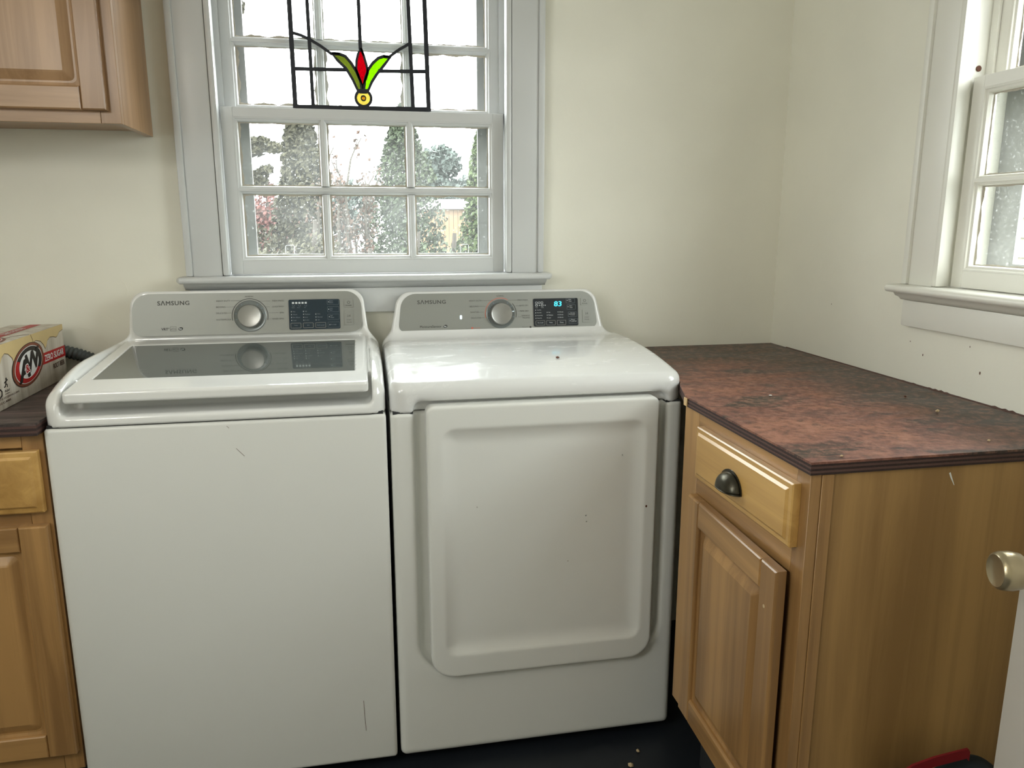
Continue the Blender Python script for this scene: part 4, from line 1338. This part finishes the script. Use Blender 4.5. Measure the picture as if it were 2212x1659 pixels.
MAT['foam'] = plain('printed_foam_tan', (0.62, 0.47, 0.22, 1), 0.45, var=0.12)
MAT['foam_edge'] = plain('printed_foam_edge', (0.16, 0.10, 0.05, 1), 0.5)
MAT['logo_brown'] = plain('logo_brown', (0.20, 0.055, 0.025, 1), 0.45)
MAT['logo_black'] = plain('logo_black', (0.015, 0.012, 0.010, 1), 0.45)
MAT['logo_red'] = plain('logo_red', (0.42, 0.012, 0.012, 1), 0.45)
MAT['text_brown'] = plain('text_brown', (0.07, 0.03, 0.018, 1), 0.45)
bxo = thing('soda_carton', ((BXF - 0.06), -0.21, BZ0), 'plank-printed soda carton with an oval logo lying on the left counter', 'carton')
CU = lambda u: 0.98 * u - 0.0437
CV = lambda v: 0.98 * v + 0.0258
box('card_body', BXF - 0.120, BXF, CU(BY0), CU(BY1), BZ0, CV(BZ1), 'carton', bxo, bev=0.0012, seg=1)
# face frame: u runs to the right in the picture (+y), v up
CF = lambda u, v, n: Vector((BXF + n, CU(u), CV(v)))
CT = lambda u, v, n: Vector((BXF + v, CU(u), CV(BZ1) + n))       # top face: v runs away to the left (negative)
def cprint(nm, polys, mat, n, fr=CF):
    bm = B()
    for p in polys:
        flat(bm, p, fr, n)
    bmesh.ops.triangulate(bm, faces=bm.faces)
    return obj(nm, bm, mat, bxo)
def ell(cu, cv, a, b, n=40, tilt=0.0, a0=0, a1=360):
    out = []
    for i in range(n):
        t = R(a0 + (a1 - a0) * i / (n if a1 - a0 == 360 else n - 1))
        x, y = a * math.cos(t), b * math.sin(t)
        out.append((cu + x * math.cos(tilt) - y * math.sin(tilt), cv + x * math.sin(tilt) + y * math.cos(tilt)))
    return out
# foam drips: an upper band whose lower edge hangs in drops
drip = [(BY0, 0.983), (-0.392, 0.984), (-0.375, 0.992), (-0.362, 1.006), (-0.348, 1.012), (-0.330, 1.008), (-0.312, 0.996), (-0.303, 0.976), (-0.298, 0.962), (-0.292, 0.976), (-0.285, 0.996), (-0.262, 1.008), (-0.242, 1.004), (-0.222, 1.006),
        (-0.200, 1.012), (-0.175, 1.016), (-0.150, 1.010), (-0.135, 1.000), (-0.126, 0.988), (-0.118, 0.994), (-0.108, 1.006), (-0.090, 1.012), (-0.070, 1.010), (-0.052, 1.006), (-0.042, 1.008), (-0.028, 1.016), (BY1, 1.020)]
def drip_band(nm, low, mat, n):
    bm = B()
    a = [bm.verts.new(CF(u, v, n)) for u, v in low]
    c = [bm.verts.new(CF(u, BZ1, n)) for u, v in low]
    for i in range(len(low) - 1):
        bm.faces.new((a[i], a[i + 1], c[i + 1], c[i]))
    obj(nm, bm, mat, bxo)
drip_band('printed_foam_edge', [(u, v - 0.0018) for u, v in drip], 'foam_edge', 0.0004)
drip_band('printed_foam', drip, 'foam', 0.0008)
OC = (-0.2330, 0.9672)
cprint('printed_oval', [ell(*OC, 0.092, 0.0475, tilt=R(8))], 'logo_black', 0.0010)
cprint('printed_oval', [ell(*OC, 0.090, 0.0462, tilt=R(8))], 'logo_brown', 0.0013)
cprint('printed_oval', [ell(*OC, 0.0790, 0.0405, tilt=R(8))], 'logo_white', 0.0016)
cprint('printed_oval', [ell(*OC, 0.0765, 0.0390, tilt=R(8), a0=-40, a1=140)], 'logo_black', 0.0019)
cprint('printed_oval', [ell(*OC, 0.0765, 0.0390, tilt=R(8), a0=140, a1=320)], 'logo_red', 0.0019)
cprint('printed_oval', [ell(*OC, 0.0560, 0.0300, tilt=R(8))], 'logo_white', 0.0022)
def rot(fr, c, ang):
    ca, sa = math.cos(ang), math.sin(ang)
    return lambda u, v, n: fr(c[0] + u * ca - v * sa, c[1] + u * sa + v * ca, n)
LF = rot(CF, OC, R(9))
bm = B()
addtext(bm, 'A', LF, -0.064, -0.0255, u1=-0.0060, h=0.0430, n=0.0026, bold=0.035, shear=0.25)
addtext(bm, 'W', LF, -0.0140, -0.0185, u1=0.0660, h=0.0430, n=0.0027, bold=0.035, shear=0.2)
obj('logo_lettering', bm, 'logo_black', bxo)
bm = B()
addtext(bm, '&', LF, -0.0260, -0.0160, u1=-0.0020, h=0.0210, n=0.0029, bold=0.06)
obj('logo_ampersand_edge', bm, 'logo_white', bxo)
bm = B()
addtext(bm, '&', LF, -0.0240, -0.0145, u1=-0.0040, h=0.0180, n=0.0031, bold=0.02)
obj('logo_ampersand', bm, 'logo_red', bxo)
cprint('printed_banner', [[(-0.168, 0.9510), (BY1, 0.9495), (BY1, 0.9770), (-0.142, 0.9785)]], 'logo_red', 0.0007)
bm = B()
addtext(bm, 'ZERO SUGAR', CF, -0.1380, 0.9565, u1=-0.0150, h=0.0155, n=0.0012, bold=0.02)
obj('banner_lettering', bm, 'logo_white', bxo)
bm = B()
addtext(bm, 'ROOT BEER', CF, -0.0900, 0.9300, u1=-0.0160, h=0.0125, n=0.0008, bold=0.02)
obj('flavour_lettering', bm, 'text_brown', bxo)
# small running-figure mark with lettering, and the small print
bm = B()
pu, pv = -0.358, 0.946
flat(bm, arc(pu + 0.003, pv + 0.0105, 0.0028, 0, 330, 12), CF, 0.0008)
for pts in ([(pu + 0.002, pv + 0.007), (pu - 0.002, pv)], [(pu - 0.008, pv + 0.003), (pu + 0.001, pv + 0.006), (pu + 0.010, pv + 0.0075)], [(pu - 0.002, pv), (pu + 0.006, pv - 0.003), (pu + 0.004, pv - 0.008)], [(pu - 0.002, pv), (pu - 0.004, pv - 0.005), (pu - 0.011, pv - 0.006)]):
    strip(bm, pts, 0.0024, CF, 0.0004, 0.0008)
addtext(bm, 'PLAY', CF, pu - 0.010, pv - 0.0175, u1=pu + 0.014, h=0.0045, n=0.0008, bold=0.02)
strip(bm, [(pu - 0.010, pv - 0.0215), (pu + 0.012, pv - 0.0215)], 0.0008, CF, 0.0004, 0.0008)
strip(bm, [(-0.402, 0.9385), (-0.388, 0.9385), (-0.382, 0.933), (-0.384, 0.925), (-0.396, 0.921)], 0.0035, CF, 0.0004, 0.0008)
obj('printed_mark', bm, 'logo_black', bxo, kind='stuff')
bm = B()
addtext(bm, '12 FL OZ (355 mL) CANS', CF, -0.400, 0.9145, u1=-0.300, h=0.0050, n=0.0008, bold=0.01)
addtext(bm, '12 CANS', CF, -0.400, 0.9065, u1=-0.345, h=0.0048, n=0.0008, bold=0.01)
obj('small_lettering', bm, 'text_brown', bxo, kind='stuff')
# top face: part of the same oval and banner, and the tear flap line
cprint('top_oval', [ell(-0.330, -0.058, 0.088, 0.046)], 'logo_brown', 0.0004, CT)
cprint('top_oval', [ell(-0.330, -0.058, 0.079, 0.040)], 'logo_white', 0.0007, CT)
cprint('top_oval', [ell(-0.330, -0.058, 0.076, 0.0385)], 'logo_red', 0.0010, CT)
cprint('top_oval', [ell(-0.330, -0.058, 0.056, 0.030)], 'logo_white', 0.0013, CT)
bm = B()
TF = lambda u, v, n: CT(u, -0.058 - v * -1.0, n)
addtext(bm, 'A&W', TF, -0.380, -0.020, u1=-0.282, h=0.040, n=0.0016, bold=0.03)
obj('top_lettering', bm, 'logo_black', bxo)
cprint('top_banner', [[(-0.262, -0.072), (BY1 - 0.004, -0.072), (BY1 - 0.004, -0.046), (-0.245, -0.046)]], 'logo_red', 0.0004, CT)
bm = B()
addtext(bm, 'ZERO SUGAR', TF, -0.200, -0.008, u1=-0.080, h=0.014, n=0.0007, bold=0.02)
obj('top_banner_lettering', bm, 'logo_white', bxo)
bm = strip(B(), [(-0.275, -0.030), (-0.235, -0.028), (-0.212, -0.014), (-0.203, -0.001)], 0.0012, CT, 0.0001, 0.0006)
obj('flap_line', bm, 'text_brown', bxo)
obj('flap_line', strip(B(), [(-0.203, BZ1), (-0.196, 1.022), (-0.192, 1.012)], 0.0012, CF, 0.0006, 0.0011), 'text_brown', bxo)

# ------------------------------------------------------------------ corrugated drain hose behind the washer
hz = [Vector((-1.000, -0.0215, 0.975)), Vector((-0.955, -0.0215, 0.9655)), Vector((-0.915, -0.0215, 0.9535)), Vector((-0.880, -0.0215, 0.9390)), Vector((-0.845, -0.0215, 0.9235)), Vector((-0.8290, -0.0215, 0.9185))]
pts, rad = [], []
for k in range(len(hz) - 1):
    for i in range(16):
        pts.append(hz[k].lerp(hz[k + 1], i / 16))
        rad.append(0.0165 if i % 4 < 2 else 0.0140)
bm = tube(B(), pts, rad, 14)
ho = obj('drain_hose', bm, 'hose', None, smooth=50, base=(-0.90, -0.036, 0.94))
tag(ho, 'dark grey corrugated drain hose running behind the carton to the washer', 'hose')

# ------------------------------------------------------------------ open white door at the right with an old knob
DA = Vector((-0.24, -0.97, 0)).normalized()      # from latch edge towards the hinge
DN = Vector((-0.97, 0.24, 0)).normalized()       # the face seen
DP = Vector((0.7200, -1.3370, 0))
DF = lambda u, v, n: DP + DA * u + Vector((0, 0, v)) + DN * n
d1 = bpy.data.objects.new('door_1', None); COL.objects.link(d1)
d1.location = DP; OFF[d1.name] = Vector(DP); d1['kind'] = 'structure'
bm = addbox(B(), 0, 0.76, 0.010, 2.02, -0.036, 0.0, 0.002, 2)
for v in bm.verts: v.co = DF(*v.co)
bmesh.ops.recalc_face_normals(bm, faces=bm.faces)
ds = obj('door_slab', bm, 'door_paint', d1, smooth=40)
KU, KV = 0.052, 0.8330
KF = lambda a, b, n: DF(KU + a, KV + b, n)
kn = obj('door_knob', lathe(B(), [(0.012, 0.004), (0.012, 0.022), (0.018, 0.030), (0.0245, 0.038), (0.0265, 0.050), (0.0262, 0.060), (0.0245, 0.066), (0.0215, 0.0685), (0.0185, 0.0672), (0.013, 0.0655), (0.006, 0.0650)], KF, 36), 'old_brass', d1, smooth=50, label='worn brass door knob')
obj('rosette', lathe(B(), [(0.027, 0.0003), (0.027, 0.003), (0.022, 0.006), (0.013, 0.007)], KF, 28), 'old_brass', kn, smooth=40)

# ------------------------------------------------------------------ dark bag with red handles between cabinet and door
bag = thing('tote_bag', (0.80, -1.225, 0), 'dark fabric bag with red handles standing between the right cabinet and white door', 'bag')
def bag_sdf(X, Y, Z):
    r = sd_rect(X, Y, 0.665, 0.880, -1.285, -1.165, 0.035)
    return isect(isect(r, Z - (0.372 + 0.012 * np.sin(X * 40)), 0.03), 0.002 - Z, 0.01)
sdf_obj('bag_body', bag_sdf, (0.65, -1.30, -0.01), (0.90, -1.15, 0.41), 0.008, 'bag_navy', bag)
def handle(pts):
    bm = B()
    P = [Vector(p) for p in pts]
    n = 20
    lo = []
    for i in range(n + 1):
        t = i / n * (len(P) - 1); k = min(int(t), len(P) - 2); f = t - k
        f = f
        q = P[k].lerp(P[k + 1], f)
        lo.append([q + Vector((0, 0.002, 0.009)), q + Vector((0, -0.002, 0.009)), q + Vector((0, -0.002, -0.009)), q + Vector((0, 0.002, -0.009))])
    L = ring(bm, lo); bm.faces.new(L[0][::-1]); bm.faces.new(L[-1])
    bmesh.ops.recalc_face_normals(bm, faces=bm.faces)
    obj('handle', bm, 'strap_red', bag, label='red webbing handle')
handle([(0.665, -1.215, 0.385), (0.690, -1.215, 0.398), (0.730, -1.215, 0.407), (0.765, -1.215, 0.411), (0.793, -1.215, 0.414), (0.797, -1.215, 0.408)])
handle([(0.700, -1.250, 0.365), (0.735, -1.250, 0.388), (0.760, -1.250, 0.390), (0.785, -1.250, 0.386), (0.810, -1.250, 0.365)])

# ------------------------------------------------------------------ crumbs and debris
def crumb(name, loc, r, mat, label, group=None, sq=0.7):
    bm = B()
    bmesh.ops.create_icosphere(bm, subdivisions=1, radius=r)
    rr = random.Random(int(loc[0] * 1e4))
    for v in bm.verts:
        v.co *= rr.uniform(0.75, 1.15)
        v.co.z *= sq
    mz = min(v.co.z for v in bm.verts)
    for v in bm.verts: v.co.z -= mz
    bmesh.ops.translate(bm, verts=bm.verts, vec=Vector(loc))
    o = obj(name, bm, mat, None, base=loc)
    return tag(o, label, 'crumb', group)
CZ = 0.9234
crumb('crumb', (0.9300, -0.9000, CZ), 0.0045, 'crumb', 'largest pale crumb on the worn red countertop, towards the right wall')
crumb('crumb', (0.9600, -0.7680, CZ), 0.0028, 'rust', 'small dark crumb on the red countertop behind the largest pale crumb')
crumb('crumb', (0.8670, -1.0980, CZ), 0.0030, 'crumb', 'pale crumb near the front edge of the red countertop, at the right')
crumb('crumb', (0.5650, -1.1300, CZ), 0.0026, 'crumb', 'pale crumb at the front left corner of the red countertop')
crumb('paint_flake', (0.6840, -0.6960, CZ), 0.0040, 'logo_white', 'white paint flake in the middle of the red countertop, over dark stains', sq=0.25)
cr = crumb('rust_flake', (0.2845, -0.3910, 0.9668), 0.0055, 'rust', 'brown rust flake lying on top of the white dryer', sq=0.5)
crumb('floor_crumb', (0.415, -0.640, 0.0002), 0.0075, 'crumb', 'larger pale crumb on the dark floor in front of the dryer')
crumb('floor_crumb', (0.450, -0.595, 0.0002), 0.0055, 'crumb', 'smaller pale crumb on the dark floor close to the dryer corner')

# ------------------------------------------------------------------ outdoors
MAT['grass'] = plain('winter_grass', (0.0360, 0.0390, 0.0210, 1), 0.9, bump=0.6, bscale=4, var=0.4)
def leaf_mat(name, c1, c2):
    m, nt, b = new_mat(name)
    tc = N(nt, 'ShaderNodeTexCoord')
    nz = N(nt, 'ShaderNodeTexNoise', Scale=2.2, Detail=3.0)
    nt.links.new(tc.outputs['Object'], nz.inputs['Vector'])
    rp = ramp(nt, [(0.35, c1), (0.65, c2)])
    nt.links.new(nz.outputs['Fac'], rp.inputs['Fac'])
    nt.links.new(rp.outputs['Color'], b.inputs['Base Color'])
    b.inputs['Roughness'].default_value = 0.7
    b.inputs['Specular IOR Level'].default_value = 0.2
    return m
MAT['leaf_olive'] = leaf_mat('olive_leaves', (0.0180, 0.0168, 0.0090, 1), (0.0390, 0.0360, 0.0204, 1))
MAT['leaf_green'] = leaf_mat('evergreen_leaves', (0.0132, 0.0192, 0.0096, 1), (0.0300, 0.0408, 0.0204, 1))
MAT['leaf_bright'] = leaf_mat('bright_green_leaves', (0.0240, 0.0348, 0.0120, 1), (0.0480, 0.0660, 0.0252, 1))
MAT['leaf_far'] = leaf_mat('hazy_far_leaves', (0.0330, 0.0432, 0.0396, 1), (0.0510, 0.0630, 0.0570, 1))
MAT['leaf_red'] = leaf_mat('red_leaves', (0.0600, 0.0210, 0.0192, 1), (0.0840, 0.0330, 0.0288, 1))
MAT['leaf_bud'] = leaf_mat('russet_buds', (0.0390, 0.0228, 0.0156, 1), (0.0570, 0.0312, 0.0228, 1))
MAT['bark'] = plain('bark', (0.0270, 0.0216, 0.0168, 1), 0.9, bump=0.5, bscale=30)
MAT['twig'] = plain('grey_twigs', (0.0330, 0.0270, 0.0204, 1), 0.9)
MAT['siding'] = plain('pale_yellow_siding', (0.16, 0.145, 0.095, 1), 0.6)
MAT['shed_wood'] = plain('tan_shed_boards', (0.1500, 0.0870, 0.0450, 1), 0.7)
MAT['roof_white'] = plain('white_roof', (0.80, 0.82, 0.82, 1), 0.5)
MAT['brick_red'] = plain('brown_red_wall', (0.0660, 0.0360, 0.0270, 1), 0.8)
GZ = -0.55
g_ = box('ground', -45, 60, 0.45, 75, GZ - 0.2, GZ, 'grass', None, bev=0, kind='structure')
gs_ = box('ground', 1.45, 60, -25, 0.45, GZ - 0.2, GZ, 'grass', None, bev=0, kind='structure')

def foliage(rnd, n, shape, size):
    """n leaf sprays (two folded quads) placed by shape(rnd) -> Vector"""
    V, F = [], []
    for _ in range(n):
        p = shape(rnd)
        a = Vector((rnd.gauss(0, 1), rnd.gauss(0, 1), rnd.gauss(0, 1))).normalized()
        b = a.orthogonal().normalized()
        c = a.cross(b)
        s = size * rnd.uniform(0.6, 1.3)
        k = len(V)
        V += [p - b * s * 0.5, p + a * s * 0.15 + c * s * 0.35, p + b * s * 0.5, p + a * s * 0.15 - c * s * 0.35]
        F += [(k, k + 1, k + 2), (k, k + 2, k + 3)]
    return V, F

def conifer(name, x, y, h, r, n, leaf, label, seed, size=0.07, cat='tree', group=None, pw=0.8, z0=None):
    z0 = GZ if z0 is None else z0
    rnd = random.Random(seed)
    t = thing(name, (x, y, z0), label, cat, group)
    obj('trunk', tube(B(), [(x, y, z0), (x + 0.03, y, z0 + h * 0.5), (x, y, z0 + h * 0.97)], [0.07 * h / 3, 0.045 * h / 3, 0.008], 7), 'bark', t)
    lobes = [(rnd.uniform(0, 6.28), rnd.uniform(0.1, 0.95), rnd.uniform(0.75, 1.25)) for _ in range(26)]
    def shp(q):
        f = q.random() ** 0.75
        z = z0 + 0.05 + f * (h - 0.05)
        rr = r * (1 - f) ** pw + 0.03
        a = q.uniform(0, 6.28)
        k = 1.0
        for la, lf, lr in lobes:
            dd = abs((a - la + 3.14) % 6.28 - 3.14)
            if dd < 0.6 and abs(f - lf) < 0.08:
                k = lr
        rr *= math.sqrt(q.random()) * k
        return Vector((x + rr * math.cos(a), y + rr * math.sin(a), z))
    obj('foliage', foliage(rnd, n, shp, size), leaf, t, kind='stuff')
    return t

def broadleaf(name, x, y, h, blobs, n, leaf, label, seed, size=0.07, cat='tree', branches=(), group=None):
    rnd = random.Random(seed)
    t = thing(name, (x, y, GZ), label, cat, group)
    obj('trunk', tube(B(), [(x, y, GZ), (x - 0.04, y, GZ + h * 0.4), (x + 0.03, y, GZ + h)], [0.09, 0.06, 0.02], 7), 'bark', t)
    for br in branches:
        obj('branch', tube(B(), br, [0.025 - 0.017 * i / (len(br) - 1) for i in range(len(br))], 5), 'bark', t)
    tot = sum(b[3] ** 2 * b[4] for b in blobs)
    cum = []
    for b in blobs: cum.append(b[3] ** 2 * b[4] / tot)
    def shp(q):
        b = q.choices(blobs, cum)[0]
        while True:
            p = Vector((q.uniform(-1, 1), q.uniform(-1, 1), q.uniform(-1, 1)))
            if 0.15 < p.length < 1: break
        return Vector((b[0] + p.x * b[3], b[1] + p.y * b[3], b[2] + p.z * b[3] * (b[5] if len(b) > 5 else 0.8)))
    obj('foliage', foliage(rnd, n, shp, size), leaf, t, kind='stuff')
    return t

def bare_shrub(name, x, y, h, nst, label, seed, buds=True, spread=0.35):
    rnd = random.Random(seed)
    t = thing(name, (x, y, GZ), label, 'shrub')
    tips = []
    for k in range(nst):
        bm = B()
        ang = rnd.uniform(0, 6.28); s = rnd.uniform(0.15, 1) * spread
        hh = h * rnd.uniform(0.72, 1.0)
        pts = []
        for i in range(8):
            f = i / 7
            pts.append((x + math.cos(ang) * s * f ** 0.8 + rnd.uniform(-0.035, 0.035) * f, y + math.sin(ang) * s * f + rnd.uniform(-0.03, 0.03) * f, GZ + hh * f))
        tube(bm, pts, [0.030 - 0.018 * i / 7 for i in range(8)], 5)
        for i in range(3, 8):
            for _ in range(2):
                p = Vector(pts[i]); a = rnd.uniform(0, 6.28); l = rnd.uniform(0.10, 0.30)
                q = p + Vector((math.cos(a) * l * 0.5, math.sin(a) * l * 0.5, l * 0.9))
                mid = p.lerp(q, 0.5) + Vector((rnd.uniform(-0.02, 0.02), 0, 0))
                tube(bm, [p, mid, q], [0.012, 0.010, 0.007], 4)
                tips += [mid, q]
            tips.append(Vector(pts[i]))
        obj('stem', bm, 'twig', t)
    if buds:
        obj('buds', foliage(rnd, 700, lambda q: q.choice(tips) + Vector((q.gauss(0, 0.035), q.gauss(0, 0.035), q.gauss(0, 0.05))), 0.055), 'leaf_bud', t, kind='stuff')
    return t

# near hedge-like growth, left to right
rt1 = random.Random(4)
bl = [(-1.50, 7.0, 1.0, 0.42, 0.6), (-1.08, 7.0, 2.11, 0.10, 2.2, 0.6), (-1.18, 7.0, 2.16, 0.10, 2.0, 0.7), (-1.28, 7.0, 2.13, 0.11, 2.0), (-1.17, 7.0, 1.88, 0.08, 1.6, 0.6), (-1.42, 7.0, 2.62, 0.07, 1.0), (-1.43, 7.0, 3.18, 0.12, 1.0), (-1.40, 7.0, 3.55, 0.13, 1.0), (-1.46, 7.0, 3.75, 0.11, 1.0), (-1.33, 7.0, 2.50, 0.06, 1.0)]
for k in range(22):
    zz1 = rt1.uniform(1.50, 2.20)
    bl.append((-1.55 + rt1.uniform(0, 0.30 if zz1 > 1.7 else 0.22), 7.0 + rt1.uniform(-0.2, 0.2), zz1, rt1.uniform(0.07, 0.13), 1.6))
broadleaf('leafy_tree', -1.62, 7.0, 3.6, bl, 5200, 'leaf_olive', 'sparse olive-leaved tree at the left edge of the back window view', 11, 0.060,
          branches=([(-1.6, 7, 1.7), (-1.40, 7, 2.0), (-1.05, 7, 2.12)], [(-1.6, 7, 2.6), (-1.48, 7, 3.1), (-1.44, 7, 3.75)]))
conifer('evergreen_tree', -0.876, 8.2, 3.24, 0.58, 9000, 'leaf_olive', 'brownish evergreen seen through the left column of lower panes', 21, 0.075, pw=0.55)
conifer('evergreen_tree', 0.53, 10.2, 3.62, 0.94, 11000, 'leaf_green', 'tall evergreen behind the glazing bar between middle and right panes', 22, 0.075, pw=0.75)
conifer('evergreen_tree', 1.26, 7.0, 2.95, 0.42, 6500, 'leaf_bright', 'narrow bright green evergreen at the right edge of the back window view', 23, 0.065, pw=0.7)
bare_shrub('bare_shrub', -0.42, 7.0, 2.55, 7, 'bare shrub with russet buds at the left of the middle panes', 31, spread=0.30)
bare_shrub('bare_shrub', -0.137, 7.95, 2.50, 5, 'forked bare shrub in the middle panes, right of the budded one', 32, spread=0.24)
def bush(x, y, r, h, leaf, label, seed, n=3500, size=0.06):
    return broadleaf('bush', x, y, h, [(x, y, GZ + h * 0.45, r, 1.0, h * 0.5 / r), (x - r * 0.4, y, GZ + h * 0.6, r * 0.6, 1.0, 0.8), (x + r * 0.45, y, GZ + h * 0.55, r * 0.6, 1.0, 0.8)], n, leaf, label, seed, size, 'bush')
bush(-1.12, 5.1, 0.50, 1.72, 'leaf_olive', 'low olive bush filling the lower left panes', 41, 5200)
bush(-0.66, 6.25, 0.50, 1.88, 'leaf_olive', 'twiggy olive bush in the lower left panes, beside the middle ones', 42, 4500)
bush(-0.12, 5.0, 0.40, 1.62, 'leaf_bud', 'russet brown bush in the lower middle panes', 43, 4000)
bush(0.40, 6.1, 0.40, 1.75, 'leaf_green', 'green bush in the lower right part of the middle panes', 44, 4000)
bush(0.70, 5.4, 0.34, 1.75, 'leaf_green', 'green bush left of the tan shed in the lower right panes', 45, 3500)
bush(0.96, 4.55, 0.30, 1.65, 'leaf_bright', 'light green bush right of the tan shed in the lower right panes', 46, 3500)
bush(-2.05, 15.0, 0.45, 2.95, 'leaf_red', 'distant reddish bush in the upper left lower-sash pane', 47, 2500, 0.10)
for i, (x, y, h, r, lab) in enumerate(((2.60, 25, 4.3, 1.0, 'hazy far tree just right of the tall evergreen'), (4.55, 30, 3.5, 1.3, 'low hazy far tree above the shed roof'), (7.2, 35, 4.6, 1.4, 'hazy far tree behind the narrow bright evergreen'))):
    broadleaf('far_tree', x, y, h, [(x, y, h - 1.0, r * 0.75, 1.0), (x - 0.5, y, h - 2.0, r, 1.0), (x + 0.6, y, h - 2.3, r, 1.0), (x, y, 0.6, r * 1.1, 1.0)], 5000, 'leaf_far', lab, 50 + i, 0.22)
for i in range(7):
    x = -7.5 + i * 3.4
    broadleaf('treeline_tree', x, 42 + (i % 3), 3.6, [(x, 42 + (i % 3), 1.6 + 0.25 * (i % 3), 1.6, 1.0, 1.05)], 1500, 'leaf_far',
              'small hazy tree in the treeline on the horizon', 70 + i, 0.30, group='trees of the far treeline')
# tan shed with a white roof
sh = thing('garden_shed', (1.75, 14.6, GZ), 'tan board shed with white roof beyond the bushes', 'shed')
box('shed_body', 1.12, 2.38, 14.05, 15.2, GZ, 1.58, 'shed_wood', sh, bev=0)
for k in range(14):
    x = 1.10 + k * 0.0925
    box('board', x, x + 0.086, 14.0, 14.045, GZ, 1.57, 'shed_wood', sh, bev=0)
bm = extrude_poly(B(), [(13.85, 1.585), (15.35, 1.585), (15.35, 1.64), (14.6, 1.80), (13.85, 1.64)], lambda u, v, n: Vector((n, u, v)), 1.02, 2.48)
obj('roof', bm, 'roof_white', sh)
# far house
fh = thing('far_house', (-2.6, 21, GZ), 'distant brown-red house with white roof at left behind the bushes', 'house')
box('house_wall', -3.6, -1.75, 20.4, 23, GZ, 1.72, 'brick_red', fh, bev=0)
bm = extrude_poly(B(), [(20.1, 1.725), (23.3, 1.725), (21.7, 2.16)], lambda u, v, n: Vector((n, u, v)), -3.8, -1.6)
obj('roof', bm, 'roof_white', fh)
box('house_window', -2.7, -2.3, 20.36, 20.399, 0.9, 1.4, 'display', fh, bev=0)
# neighbouring wing with clapboards, seen through the right window
nw = thing('house_wing', (4.6, 1.2, GZ), 'pale yellow clapboard house wing outside the right window', 'house')
box('wing_wall', 4.02, 6.5, -1.2, 6.0, GZ, 2.05, 'siding', nw, bev=0)
for k in range(20):
    z = GZ + 0.002 + k * 0.125
    bm = extrude_poly(B(), [(4.015, z), (3.985, z), (4.005, z + 0.123), (4.015, z + 0.123)], lambda u, v, n: Vector((u, n, v)), -1.2, 6.0)
    obj('siding_board', bm, 'siding', nw)
bm = extrude_poly(B(), [(3.75, 2.052), (6.7, 2.052), (5.2, 2.5)], lambda u, v, n: Vector((u, n, v)), -1.4, 6.2)
obj('roof', bm, 'alu', nw)
